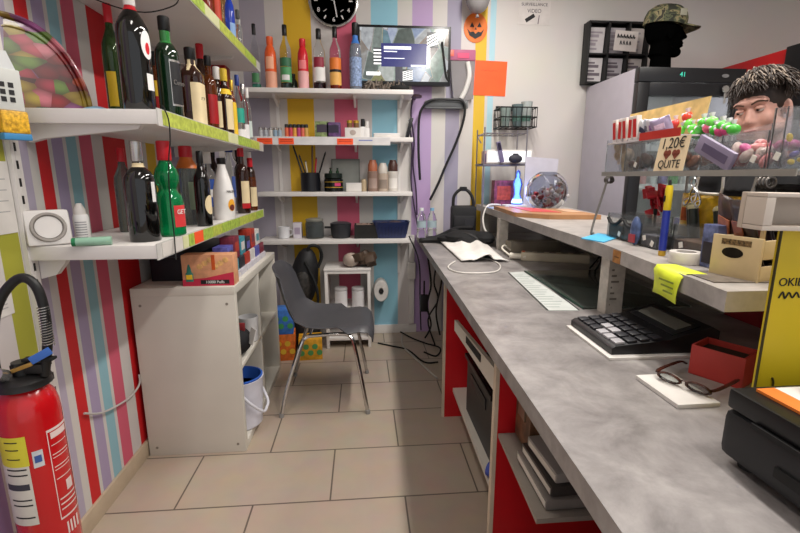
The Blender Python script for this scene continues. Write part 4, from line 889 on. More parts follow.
B().box(-.03,.22,-.02,.02,0,.02,.004).out('webbing', mat('#3a3a3e',.6), t); B().box(-.06,-.025,-.03,.03,0,.028,.004).out('buckle', BLACKM, t)
# white cloth
t = thing('white_cloth', 'crumpled white cloth lying on the worktop in front of the black cloth', 'cloth', (0, 0, 0))
P4 = [cp(440,243), cp(475,237), cp(506,262), cp(461,262)]
grid = []; rg = random.Random(9)
for i in range(17):
    row = []
    for j in range(17):
        u, v = i/16, j/16
        q = P4[0]*(1-u)*(1-v)+P4[1]*(1-u)*v+P4[3]*u*(1-v)+P4[2]*u*v
        wv = .5+.5*math.sin(u*9+v*4)*math.cos(v*11-u*3)
        z = .008+.045*wv*math.sin(PI*min(1,max(0,v*.9+.1)))*(.35+.9*v) + .02*math.exp(-((u-.3)**2+(v-.85)**2)*16)
        row.append((q.x+.012*math.sin(v*14)*(u in (0,1)), q.y+.012*math.sin(u*17), CT+z))
    grid.append(row)
B().sheet(grid, .004).out('cloth', mat('#dedad5',.8), t, ang=2)
cord([tuple(cp(x,y)+Vector((0,0,.004))) for x,y in ((455,262),(448,268),(458,273),(480,274),(497,272),(500,266),(492,261),(480,258))], .004, mat('#d2cec8',.4), 'white cable looped on the worktop beside the white cloth')
# lamp cable white going over edge
cord([Vector((.975,3.1,1.05)),Vector((.93,3.06,1.056)),Vector((.86,3.02,1.05)),Vector((.82,2.98,.98)),Vector((.82,2.93,.90)),Vector((.86,2.88,.85)),Vector((.90,2.80,.835)),Vector((.96,2.72,.826))], .006, mat('#e0dcd6',.4), 'white cable curving from the glowing lamp over the raised shelf edge down to the worktop')
# power strip
a, c = cp(520, 266), cp(590, 268)
t = thing('power_strip', 'beige multi-socket power strip lying under the raised shelf', 'power strip', (1.0, 2.22, CT+.0005), rz=-.35)
B().box(-.17,.17,-.028,.028,0,.045,.006).out('strip_body', mat('#c9bfa8',.4), t)
bb = B()
for k in range(5): bb.cyl((-.13+k*.06,0,.0445),(-.13+k*.06,0,.0462),.019,seg=16)
bb.out('sockets', mat('#7c7466',.5), t); B().box(-.165,-.15,-.012,.012,.045,.049).out('switch', mat('#c05020',.4), t)
t = thing('plug', 'white plug with a curved cord on the worktop edge of the power strip', 'plug', (.79, 2.30, CT+.0005))
B().cyl((0,0,.02),(.07,-.05,.02),.018,.012).out('plug_body', mat('#d8d2c4',.4), t); B().tube([(0,0,.02),(-.03,.05,.05),(0,.10,.06),(.04,.12,.03)], .005).out('cord', mat('#d8d2c4',.4), t)
cord([(1.08,1.95,.816),(1.09,1.93,.86),(1.10,1.95,.89),(1.10,1.98,.86),(1.08,2.0,.816)], .004, BLACKM, 'small black cable loop under the raised shelf')
t = thing('flat_box', 'long flat grey carton stored under the raised shelf beyond the power strip', 'box', (.86, 2.50, CT+.0005)); B().box(0,.3,0,.10,0,.06,.004).out('carton', mat('#8d8577',.6), t); B().box(-.001,.301,.0,.09,.06,.063).out('lid', mat('#9a9284',.6), t)
# glass mat with paper sheet
t = thing('glass_mat', 'rectangular glass sheet with green edges lying under the raised shelf', 'glass sheet', (.735, 1.38, CT+.0005), rz=-.03); B().box(0,.38,0,.60,0,.006,.001).out('glass', mat('#aab4ac',.06,0,.9,ior=1.2), t); B().box(-.002,0,0,.6,0,.0065).out('edge', mat('#1f4a3c',.1), t)
q = [cp(508,273), cp(523,272), cp(580,311), cp(547,311)]
t = thing('price_list', 'long white printed list lying on the worktop beside the glass sheet', 'paper', (q[3].x, q[3].y, CT+.0005), rz=0)
qq = [(v-q[3])*1 for v in q]; qq = [Vector((v.x, v.y, 0)) for v in qq]
B().prism(qq, (0,0,.002)).out('sheet', mat('#c2c6c2',.6), t)
bb = B(); u_ = (qq[0]-qq[3]); w_ = (qq[2]-qq[3])
for k in range(16):
    o = qq[3]+u_*(.06+k*.056); n_ = .5+.35*((k*7)%5)/5
    bb.prism([o+w_*.1+Vector((0,0,.0021)), o+w_*n_+Vector((0,0,.0021)), o+w_*n_+u_*.014+Vector((0,0,.0021)), o+w_*.1+u_*.014+Vector((0,0,.0021))], (0,0,.0003))
bb.out('print_lines', mat('#9fa8a4',.6), t)
bb = B(); bb.prism([qq[3]+Vector((0,0,.0021)), qq[0]+Vector((0,0,.0021)), qq[0]+w_*.05+Vector((0,0,.0021)), qq[3]+w_*.05+Vector((0,0,.0021))], (0,0,.0004)); bb.prism([qq[3]+w_*.95+Vector((0,0,.0021)), qq[0]+w_*.95+Vector((0,0,.0021)), qq[0]+w_+Vector((0,0,.0021)), qq[3]+w_+Vector((0,0,.0021))], (0,0,.0004)); bb.out('black_border', INK, t)
# calculator on paper
c0, c1, c2, c3 = Vector((.615,1.32)), Vector((.60,1.09)), Vector((.865,1.09)), Vector((.885,1.33))
t = thing('paper_pad', 'white paper lying under the black calculator', 'paper', (.612, .985, CT+.0005), rz=-.02); B().box(-.02,.24,-.018,.225,0,.006).out('sheets', PAPER, t)
t = thing('desk_calculator', 'large black desk calculator with a tilted grey display on the worktop', 'calculator', (.607, .985, CT+.007), rz=math.radians(-1))
pr = [(0,0,0),(.275,0,0),(.275,0,.055),(.255,0,.066),(.145,0,.034),(.01,0,.022),(0,0,.016)]
B().prism(pr, (0,.225,0)).out('housing', mat('#121215',.35), t)
def cpl(x): # top height
    return .022+(x-.01)/.135*.012 if x < .145 else .034+(x-.145)/.11*.032
sl = math.atan2(.012, .135); s2 = math.atan2(.032, .11)
bb = B(); bw = B()
for i in range(4):
    for j in range(6):
        x = .025+i*.032; y = .022+j*.036
        (bw if (i, j) in ((1,2),(1,3),(0,1),(0,2),(0,0)) else bb).obox((x, y, cpl(x)+.003), (.024,.028,.007), (0,-sl,0), .002)
bb.out('dark_keys', mat('#2c2c31',.4), t); bw.out('light_keys', mat('#a9a7ab',.4), t)
B().obox((.20,.112,cpl(.2)+.0008),(.075,.19,.002),(0,-s2,0)).out('display_frame', mat('#1d1d20',.2), t)
B().obox((.205,.118,cpl(.205)+.0022),(.042,.165,.002),(0,-s2,0)).out('display', mat('#6d6d66',.15), t)
# paper + glasses + red box
t = thing('notepad', 'white notepad under the spectacles on the worktop', 'notepad', (.598, .735, CT+.0005), rz=math.radians(1))
B().box(0,.088,0,.132,0,.009,.001).out('sheets', PAPER, t)
t = thing('spectacles', 'brown tortoiseshell spectacles lying folded open on the white notepad', 'spectacles', (.655, .80, CT+.0105), rz=math.radians(-62)); t.scale = (.85,.95,.52)
TORT = mat('#3a1d14', .25, var=.7, scale=90)
for s_ in (-1, 1):
    pts = [(s_*.033+.026*math.cos(a)*(1-.1*math.sin(a)), -.004*math.sin(a),   .021+.019*math.sin(a)) for a in [2*PI*k/18 for k in range(19)]]
    B().tube(pts, .0040, 6, 0).out('rim', TORT, t)
    B().lathe([(.001,0),(.024,0),(.024,.0012),(.001,.0012)], 20, (s_*.033,0,.021), M=MX @ Matrix.Diagonal((1,.72,1))).out('lens', mat('#cfd6d6',.03,0,.95,ior=1.05), t)
    B().tube([(s_*.062,.0,.028),(s_*.067,.02,.029),(s_*.068,.075,.026),(s_*.066,.115,.022),(s_*.062,.135,.006)], [.005]*8+[.005]*12+[.004]*8, 6).out('temple_arm', TORT, t)
B().tube([(-.008,0,.026),(0,-.002,.030),(.008,0,.026)], .0028, 6).out('bridge', TORT, t)
t = thing('red_box', 'open red box with a dark inside standing on the worktop beside the yellow board', 'box', (.795, .863, CT+.0005), rz=math.radians(30)); t.scale = (.58,1.02,.88)
REDB = mat('#b23a36', .45)
bb = B(); bb.box(-.07,.07,-.05,-.046,0,.078); bb.box(-.07,.07,.046,.05,0,.078); bb.box(-.07,-.066,-.046,.046,0,.078); bb.box(.066,.07,-.046,.046,0,.078); bb.box(-.07,.07,-.05,.05,0,.003); bb.out('box_body', REDB, t)
B().box(-.065,.065,-.045,.045,.004,.062).out('dark_contents', mat('#2c2a28',.7), t)
# cash drawer / printer
t = thing('receipt_printer', 'large black printer housing on the near end of the worktop', 'printer', (.562, .22, CT+.0005), rz=math.radians(1))
BP = mat('#1a1b1e', .4, var=.04)
B().box(0,.42,0,.37,.012,.088,.014).out('lower_housing', BP, t)
B().box(.004,.42,.003,.37,.0885,.12,.006).out('upper_lid', mat('#0f1012',.3), t)
B().box(-.0015,.004,.05,.32,.082,.09).out('seam', BLACKM, t)
B().box(-.004,.003,.04,.275,.036,.052,.002).out('grip_slot', BLACKM, t)
for x, y in ((.03,.03),(.39,.03),(.03,.34),(.39,.34)): B().cyl((x,y,0),(x,y,.014),.015).out('rubber_foot', BLACKM, t)
t = thing('receipt_book', 'white booklet with an orange stripe lying on the black printer', 'booklet', (.548, .338, CT+.121), rz=math.radians(1))
B().box(.075,.24,-.05,.235,0,.004).out('pages', PAPER, t); B().box(.045,.075,-.05,.235,0,.0042).out('orange_stripe', mat('#e07a30',.5), t)
bb = B()
for k in range(7): bb.box(.10,.14+.06*((k*3)%4)/3,.04+k*.024,.045+k*.024,.004,.0044)
bb.out('print_lines', mat('#b5b0a8',.6), t)
bb = B(); bb.lathe([(.018,.0041),(.02,.0046)], 20, (.115,-.005,0)); bb.lathe([(.0,.0045),(.012,.0046)],16,(.115,-.005,0)); bb.out('round_logo', mat('#8a5a40',.5), t)
t = thing('label_roll', 'small white roll standing on the far end of the striped booklet', 'roll', (.662, .535, CT+.1258)); t.scale = (.6,.6,.7); B().lathe([(.015,0),(.04,0),(.04,.035),(.015,.035),(.015,0)], 24).out('paper', PAPER, t); B().cyl((0,0,0),(0,0,.036),.014).out('core', mat('#8a7a68',.6), t)
# yellow board box + text
yf = .64
q0 = Yp(749, 384, yf); q1 = Yp(783, 229, yf)
t = thing('yellow_display_box', 'tall yellow cardboard display box beside the printer with black lettering', 'display box', (q1.x-.0, yf, CT+.0005))
hY = q1.z-CT
B().prism([(0,0,0),(.32,0,0),(.32,0,hY),(0,0,hY)], (0,.008,0)).out('carton', mat('#d0b61e', .45, var=.08, scale=5), t)
B().prism([(.30,.0085,0),(.32,.0085,0),(.32,.0085,hY),(.30,.0085,hY)], (0,.09,0)).out('folded_flap', mat('#b59c18', .45), t)
B().box(-.0016,.0,-.001,.003,0,hY).out('dark_edge', mat('#3a3410',.5), t)
text('OKIES:', .019, (.008,-.0006,(Yp(772,283,yf).z-CT)), RX, INK, t, align='LEFT')
bb = B(); zz = Yp(772,296,yf).z-CT
bb.tube([(.012,-.001,zz-.004),(.018,-.001,zz+.006),(.023,-.001,zz-.005),(.029,-.001,zz+.005),(.036,-.001,zz-.004),(.042,-.001,zz+.005),(.048,-.001,zz-.004)], .0012, 5); bb.out('handwritten_line', INK, t)
bb = B(); bb.tube([(.02,-.001,hY*.18),(.027,-.001,hY*.22),(.03,-.001,hY*.27),(.026,-.001,hY*.30)], .0016, 5); bb.out('crack_mark', mat('#4a4010',.6), t)
# white tray on top of it
yt = .64
a_, c_ = Yp(743, 212, yt), Yp(760, 222, yt)
t = thing('white_wooden_tray', 'white wooden tray resting on its side on the yellow display box', 'tray', (Yp(743,228,.62).x+.026, .615, CT+.001+hY))
TW = mat('#c9bdb0', .5)
w_, h_ = .40, .056
B().box(0,w_,.04,.05,0,h_,.001).out('tray_base', mat('#bcae9f',.55), t)
bb = B(); bb.box(0,w_,0,.0395,h_-.006,h_,.001); bb.box(0,w_,0,.0395,0,.007,.001); bb.box(0,.014,0,.0395,.0075,h_-.0065,.001); bb.box(w_-.014,w_,0,.0395,.0075,h_-.0065,.001); bb.out('tray_sides', TW, t)
t.rotation_euler = (0, math.radians(1), math.radians(-4))
# ---------------------------------------------------------------- raised shelf
RZ = RTZ+.0005
def rp(px, py): return Zp(px, py, RTZ)
t = thing('cutting_board', 'flat brown board with a red top sheet lying on the raised counter shelf', 'board', (.99, 2.30, RZ), rz=-.05)
B().prism([(-.17,.52,0),(-.19,-.02,0),(-.06,-.17,0),(.19,-.19,0),(.20,.24,0),(.04,.27,0)], (0,0,.022)).out('board', mat('#a97c54',.45,var=.15), t)
B().prism([(-.10,.42,.0225),(-.09,.02,.0225),(.05,-.04,.0225),(.03,.26,.0225)], (0,0,.002)).out('red_sheet', mat('#c0484a',.5), t); B().prism([(.1,.20,.0225),(.09,-.0,.0225),(.17,-.05,.0225),(.18,.20,.0225)], (0,0,.002)).out('pale_sheet', mat('#c9a488',.5), t)
# wire rack
x0, x1 = Yp(478,190,3.25).x, Yp(518,190,3.25).x
t = thing('wire_rack', 'small two-tier metal wire rack on the far end of the raised shelf', 'rack', (x0, 3.12, RZ)); w = x1-x0; WM = mat('#8d8a90',.35,.7)
for x in (0, w):
    for y in (0, .2): B().cyl((x,y,0),(x,y,.54),.005,seg=8).out('upright', WM, t)
for z in (.285,.50):
    bb = B()
    for y in (0,.2): bb.cyl((0,y,z),(w,y,z),.004,seg=6)
    for k in range(9): bb.cyl((w*k/8,0,z),(w*k/8,.2,z),.0025,seg=6)
    bb.out('wire_shelf', WM, t)
bb = B(); bb.box(-.01,w+.06,.0,.2,.288,.296); bb.out('shelf_plate', mat('#55535a',.4), t)
B().tube([(0,0,.50),(-.05,-.03,.47),(-.03,-.03,.43)], .004).out('hook', WM, t)
for k, (x, c, lab, h_) in enumerate(((.03,'#c9a0a0','pinkish carton on the wire rack',.09),(.18,'#b07a6a','brown carton on the upper tier of the wire rack',.05))):
    g = thing('carton', lab, 'box', (x0+x, 3.24, RZ+.2975)); B().box(0,.10,0,.06,0,h_,.003).out('box_body', mat(c,.5,var=.4,scale=50), g); B().box(.01,.09,-.001,-.0002,.01,h_*.8).out('printed_panel', mat('#6a5a7a',.5), g)
a_, c_ = Yp(487,146,3.13), Yp(532,160,3.13)
t = thing('screen_tablet', 'white lit tablet leaning on the wire rack', 'tablet', (a_.x, 3.13, RZ+.2975)); h_ = a_.z-c_.z
B().box(0,c_.x-a_.x,0,.012,.0,h_,.003).out('housing', PAPER, t); B().box(.01,c_.x-a_.x-.01,-.001,-.0002,.01,h_-.01).out('screen', emat('#e8e9ea', .8), t)
t = thing('handset', 'purple-grey handset leaning across the white tablet', 'handset', (Yp(503,153,3.10).x, 3.105, RZ+.298), rot=(0, math.radians(-14), 0)); B().box(-.016,.016,-.008,.008,.004,.15,.006).out('housing', mat('#6a6280',.4), t); B().box(-.011,.011,-.0095,-.0085,.09,.14).out('screen', mat('#2a2638',.1), t)
t = thing('dark_pouch', 'small dark pouch lying beside the white tablet on the wire rack', 'pouch', (Yp(517,158,3.06).x, 3.09, RZ+.2975)); B().ell((0,0,.03),(.05,.025,.03)).out('body', mat('#2c2c36',.6), t); B().box(-.02,.02,-.004,.004,.055,.066,.002).out('flap', mat('#22222a',.6), t)
a_ = Yp(493,195,3.2); c_ = Yp(520,170,3.2)
t = thing('toy_carton', 'red and purple printed carton in the lower tier of the wire rack', 'box', (a_.x, 3.17, RZ)); B().box(0,c_.x-a_.x,0,.08,0,.18,.003).out('carton', mat('#7a3a5a',.45,var=.7,scale=30), t); B().box(.02,.12,-.001,-.0002,.04,.14).out('printed_panel', mat('#b0483a',.5,var=.4,scale=40), t)
# wall basket
a_, c_ = Yp(499,127,3.3), Yp(536,108,3.3)
t = thing('wire_basket', 'black wire basket fixed to the plain back wall above the wire rack', 'basket', (a_.x, YB-.17, a_.z)); w = c_.x-a_.x; h_ = c_.z-a_.z
bb = B()
for z in (0, h_*.5, h_):
    for p0, p1 in (((0,0,z),(w,0,z)),((0,.168,z),(w,.168,z)),((0,0,z),(0,.168,z)),((w,0,z),(w,.168,z))): bb.cyl(p0,p1,.004,seg=6)
for k in range(8): bb.cyl((w*k/7,0,0),(w*k/7,0,h_),.0025,seg=6); bb.cyl((w*k/7,0,0),(w*k/7,.168,0),.0025,seg=6)
for k in range(5): bb.cyl((0,.168*k/4,0),(0,.168*k/4,h_),.0025,seg=6); bb.cyl((w,.168*k/4,0),(w,.168*k/4,h_),.0025,seg=6)
bb.out('wire_frame', mat('#17171a',.4,.5), t); bb = B(); bb.box(.01,w-.01,.166,.169,h_,h_+.03); bb.out('hanger', mat('#17171a',.4,.5), t)
t0_ = t
for k, (x, z, c, lab) in enumerate(((.06,.03,'#a9b8b4','clear plastic cup in the black wall basket, left'),(.15,.03,'#7e8e90','grey-green cup in the black wall basket, middle'),(.22,.03,'#c4cbc9','pale cup in the black wall basket, right'))):
    g = thing('plastic_cup', lab, 'cup', (a_.x+x, YB-.085, a_.z+.005), group='cups in the wall basket')
    B().lathe([(.028,0),(.03,.002),(.042,.14+.02*k),(.039,.14+.02*k),(.027,.004),(.001,.003)], 18).out('cup_body', mat(c,.15,0,.5,ior=1.1), g); B().lathe([(.0335,.04),(.0365,.08)], 14).out('print', mat('#4a6a60',.4,var=.5,scale=60), g)
# glowing figure lamp
p = Yp(517, 197, 3.0)
t = thing('figure_lamp', 'glowing blue bottle-shaped lamp on a white base on the raised shelf', 'lamp', (p.x, 3.0, RZ))
B().box(-.09,.06,-.04,.05,0,.018,.005).out('base', PAPER, t)
B().lathe([(.034,.0185),(.038,.03),(.03,.055),(.022,.09),(.027,.13),(.034,.155),(.026,.185),(.014,.20),(.016,.215),(.018,.23),(.010,.245),(.001,.25)], 24).out('figure', mat('#86a8ff',.06,0,.9,ior=1.2), t)
B().lathe([(.020,.025),(.024,.035),(.018,.06),(.012,.09),(.015,.13),(.019,.155),(.013,.185),(.006,.20),(.007,.22),(.001,.235)], 20).out('glowing_core', mat('#7aa4ff',.1,emit=3.5), t)
B().lathe([(.0385,.031),(.0305,.056)], 24).out('bright_foot', mat('#b8d4ff',.1,emit=1.8), t)
ld = bpy.data.lights.new('figure_lamp_light', 'POINT'); ld.energy = .4; ld.color = (.3,.45,1); ld.shadow_soft_size = .04; lo = bpy.data.objects.new('figure_lamp_light', ld); COL.objects.link(lo); lo.location = (p.x-.02, 2.93, RTZ+.12)
at(B().box(-.13,.05,-.09,.03,0,.003), (p.x-.08, 2.96, RZ), 'paper_sheet', mat('#9fb6e0',.5), 'pale blue paper lying under the glowing lamp on the raised shelf', 'paper')
# fish bowl with sweets
p = rp(547, 205); yb_ = 2.72; p = Yp(547, 186, yb_); k = depth(p); r = 20.5*k/F
t = thing('glass_bowl', 'round glass bowl of wrapped sweets on the raised shelf', 'bowl', (p.x, yb_, RZ))
pr = []
for i in range(22):
    a = -PI/2+.42+(PI-.42-.42)*i/21; pr.append((r*math.cos(a), r+r*math.sin(a)-r*.09))
inn = [(q-.004, z+.003) for q, z in pr[::-1]]
B().lathe([(.001,.0)]+[(pr[0][0],0)]+pr+inn+[(.001,.006)], 36).out('glass', mat('#d0d4da',.02,0,1,ior=1.2), t)
zc = r-r*.09; rg = random.Random(21)
n = 0
while n < 50:
    a, q, z = rg.uniform(0,2*PI), r*.82*math.sqrt(rg.random()), rg.uniform(.02, r*1.35)
    if math.hypot(q, z-zc) > r*.86 or z > r*.95+.5*q*math.cos(a): continue
    c, nm = (('#b8303a','red'),('#d8d0cc','white'),('#c87a80','pink'),('#8a2a30','dark red'),('#c0a898','beige'))[n % 5]
    g = thing('wrapped_sweet', nm+' wrapped sweet in the round glass bowl', 'sweet', (p.x+q*math.cos(a), yb_+q*math.sin(a), RZ+z), group='sweets in the round glass bowl', rot=(rg.uniform(0,3), rg.uniform(0,3), 0))
    B().ell((0,0,0),(.022,.014,.014),seg=10).out('sweet', mat(c,.3), g)
    for s_ in (-1,1): B().cyl((s_*.019,0,0),(s_*.034,0,0),.004,.013,8).out('wrapper_end', mat('#c9c4c6',.2), g)
    n += 1
a_, c_ = Yp(526,158,2.98), Yp(556,180,2.98)
t = thing('folded_paper', 'white folded paper standing behind the round glass bowl', 'paper', ((a_.x+c_.x)/2, 2.985, RZ)); w = c_.x-a_.x
B().prism([(-w/2,0,0),(w/2,0,0),(w/2+.01,0,a_.z-RZ-.005),(-w/2,0,a_.z-RZ+.01)], (0,.002,0)).out('sheet', mat('#bdbac6',.6), t); B().prism([(w/2,0.003,0),(w/2-.03,.07,0),(w/2-.03,.07,.24),(w/2+.01,.003,a_.z-RZ-.005)], (0,.002,0)).out('folded_flap', mat('#c4c1cb',.6), t)
# blue sticky, yellow sticky, orange sticker, card
q = [rp(585,236), rp(600,235), rp(621,238), rp(600,243)]
o = q[0].copy(); at(B().prism([v-o for v in (rp(581,239),rp(598,234),rp(621,237),rp(604,243))], (0,0,.003)), (o.x,o.y,RZ), 'sticky_note', mat('#4fb4e0',.5), 'blue sticky note lying on the raised shelf near its front edge', 'note')
yy = .93
t = thing('sticky_note', 'yellow sticky note hanging over the raised shelf edge above the red box', 'note', (redge(yy), yy, RTZ), rz=math.radians(-4.4))
grid = []
for i in range(9):
    row = []
    f = i/8
    for j in range(5):
        y = -.05+j*.028
        if f < .4: x, z = .045*(1-f/.4), .0022
        else: x, z = -.0035-.008*math.sin((f-.4)*4+j*.7), .002-.07*(f-.4)/.6
        row.append((x, y+.012*f, z))
    grid.append(row)
B().sheet(grid, .001).out('paper', mat('#dbe83a',.5), t, ang=2)
bb = B()
for k in range(3): bb.box(-.0145,-.0135,-.03,.025-.01*k,-.025-.012*k,-.021-.012*k)
bb.out('handwriting', mat('#7a8a2a',.6), t)
yy = 1.22; t = thing('sticker', 'brown paper sticker on the front of the raised shelf next to the yellow note', 'sticker', (redge(yy)-.0012, yy, RTZ-.02), rz=math.radians(-4.4)); B().box(-.001,0,-.02,.025,-.02,.017).out('sheet', mat('#a8743c',.6,var=.3,scale=40), t); B().box(-.0015,-.001,-.012,.015,-.004,.0).out('print', mat('#6d4a24',.6), t)
o = rp(720, 277); at(B().box(-.05,.08,-.055,.055,0,.002), (o.x, o.y, RZ), 'price_card', mat('#6f6760',.4,var=.3,scale=40), 'dark printed card lying flat on the near end of the raised shelf', 'card', rz=-.1)
o = rp(683, 263); at(B().lathe([(.022,0),(.036,0),(.037,.002),(.037,.026),(.036,.028),(.022,.028),(.022,0)], 28), (o.x+.005, o.y, RZ), 'tape_roll', mat('#d8d2cc',.4), 'white roll of tape on the raised shelf in front of the acrylic bins', 'tape roll')
# ---------------------------------------------------------------- acrylic display on raised shelf
AZ = 1.262
t = thing('acrylic_shelf', 'clear acrylic display shelf on bent wire legs above the raised counter', 'display shelf', (.87, .84, RZ))
zt = AZ-RZ
B().box(0,.32,0,.74,zt-.010,zt,.001).out('shelf_plate', mat('#c9c8c6',.08,0,.7,ior=1.15), t)
B().box(-.003,0,0,.74,zt-.012,zt+.003).out('front_lip', mat('#b5b1ab',.15,0,.4,ior=1.15), t)
for y, s_ in ((.70, 1), (.09, -1)):
    B().tube([(-.02,y+.03*s_,.003),(-.035,y+.01*s_,.004),(-.05,y-.01,.01),(-.035,y,.06),(-.01,y,.16),(.0,y,zt-.014)], .004, 8).out('wire_leg', mat('#8e8983',.3,.7), t)
    bb = B()
    for k in range(3): bb.tube([(.005+.012*math.cos(a), y-.01+.012*k*s_*.8, zt-.025+.011*math.sin(a)) for a in [2*PI*i/12 for i in range(13)]], .0028, 6, 0)
    bb.out('wire_coil', mat('#6f6a66',.3,.8), t)
    B().cyl((.30,y,0),(.30,y,zt-.0105),.005,seg=8).out('wire_leg', mat('#8e8983',.3,.7), t)
B().tube([(-.012,.17,zt-.014),(-.012,.17,zt-.05),(-.012,.19,zt-.055),(-.012,.25,zt-.05),(-.012,.25,zt-.014)], .0035, 6, 3).out('wire_hook', mat('#cfcac4',.3,.6), t)
def bin_(lab, loc, w, d, h, rz=0, name='acrylic_bin', cat='bin', m=ACRYL, tagm=None, tilt=0, group=None, slope=0):
    g = thing(name, lab, cat, loc, rz, group); th = .003
    bb = B(); bb.box(-w/2,w/2,0,th,0,h-slope); bb.box(-w/2,w/2,d-th,d,0,h); bb.box(-w/2,w/2,th,d-th,0,th)
    for s_ in (-1,1):
        x = s_*(w/2-th/2); bb.prism([(x-th/2,th,th),(x-th/2,d-th,th),(x-th/2,d-th,h),(x-th/2,th,h-slope)], (th,0,0))
    bb.out('bin_body', m, g)
    if tagm: B().obox((w*.28,-.0012,h*.22),(.013,.0015,.016),(0,.4,0)).out('price_tag', tagm, g)
    return g
# items are laid along the shelf (local -Y towards the aisle): rotate -90 deg so that bin fronts face -X
RA = -PI/2
def on(px, py, x): # on acrylic tier at given X plane
    q = Xp(px, py, x); return Vector((x, q.y, AZ+.001))
def sweets(n, loc, rx, ry, h, cols, lab, rz=0, s_=.013, group=None, kind='chew', seed=1):
    rg = random.Random(seed)
    for k in range(n):
        c, nm = cols[k % len(cols)]
        x, y = rg.uniform(-rx, rx), rg.uniform(-ry, ry); z = s_+ (h-s_*2)*rg.random()
        p = Matrix.Rotation(rz, 3, 'Z') @ Vector((x, y, 0)) + Vector(loc)
        g = B().ell((0,0,0),(s_*1.4,s_*.9,s_*.8),seg=10).out(kind, mat(c,.3))
        g.location = (p.x, p.y, p.z+z); g.rotation_euler = (rg.uniform(0,3), rg.uniform(0,3), rg.uniform(0,3)); tag(g, nm+' '+lab, 'sweet', group or (lab))
T_ = mat('#e4e0d8', .5)
# jars of sticks (left)
q = on(612,168,.90); g = bin_('clear bin of pale sweets at the left end of the acrylic shelf', (.90,q.y,AZ+.001), .095, .09, .115, RA, tagm=None)
sweets(10, (.945,q.y,AZ+.004), .035,.03,.10, [('#b59a78','tan'),('#c9b08c','pale tan')], 'sweet in the leftmost clear bin of the acrylic shelf', seed=2, s_=.016)
q2 = on(631,168,.90); g = bin_('clear bin of dark brown sweets beside the leftmost bin of the acrylic shelf', (.90,q2.y,AZ+.001), .085, .09, .11, RA, tagm=T_)
sweets(9, (.945,q2.y,AZ+.004), .03,.026,.06, [('#5a3c2a','brown'),('#43291c','dark brown')], 'sweet in the second clear bin of the acrylic shelf', seed=3, s_=.016)
# tall beige pouch
p = Yp(614,140,q.y); t = thing('snack_pouch', 'tall tan snack pouch standing upright in the leftmost clear bin', 'pouch', (.93, q.y, AZ+.03))
B().prism([(0,-.02,0),(0,.02,0),(0,.016,.08),(0,.024,.13),(0,-.024,.13),(0,-.016,.08)], (.01,0,0)).out('pouch_body', mat('#b59a80',.45), t); B().box(-.001,.011,-.026,.026,.13,.136).out('seal', mat('#8a7560',.5), t)
# long carton of wafer bars with open lid
ya, yb2 = Xp(619,128,.93).y, Xp(694,128,.93).y
za = 1.345
t = thing('wafer_carton', 'open carton with a printed golden lid holding red and white bars on the acrylic shelf', 'carton', (.893, yb2, AZ+.001))
Lw = ya-yb2
B().box(0,.058,0,Lw,.098,.103).out('carton_base', mat('#d0c8c8',.5), t)
B().box(.0,.058,0,.003,0,.098).out('riser', ACRYL, t); B().box(0,.058,Lw-.003,Lw,0,.098).out('riser', ACRYL, t)
zl = .205
B().prism([(.06,0,.105),(.06,Lw,.105),(.075,Lw,zl),(.075,0,zl)], (.003,0,0)).out('printed_lid', mat('#d8b878',.45,var=.25,scale=22), t)
B().box(-.002,.0,0,Lw*.5,.098,.122).out('red_front', mat('#c0342a',.45), t)
for k in range(5):
    y = yb2+Lw*(.95-.08*k)
    g = thing('wafer_bar', 'red and white wrapped bar standing in the carton, '+['first','second','third','fourth','fifth'][k]+' from the fridge side', 'bar', (.915, y, AZ+.1045), group='wrapped bars in the carton', rot=(.1*(k % 2), -.1, 0))
    B().box(-.008,.010,-.012,.012,.002,.08,.003).out('wrapper', mat('#e6dcd6',.35), g); B().box(-.009,-.0085,-.0085,.0085,.012,.07).out('red_band', mat('#d22a2a',.35), g)
rg = random.Random(4)
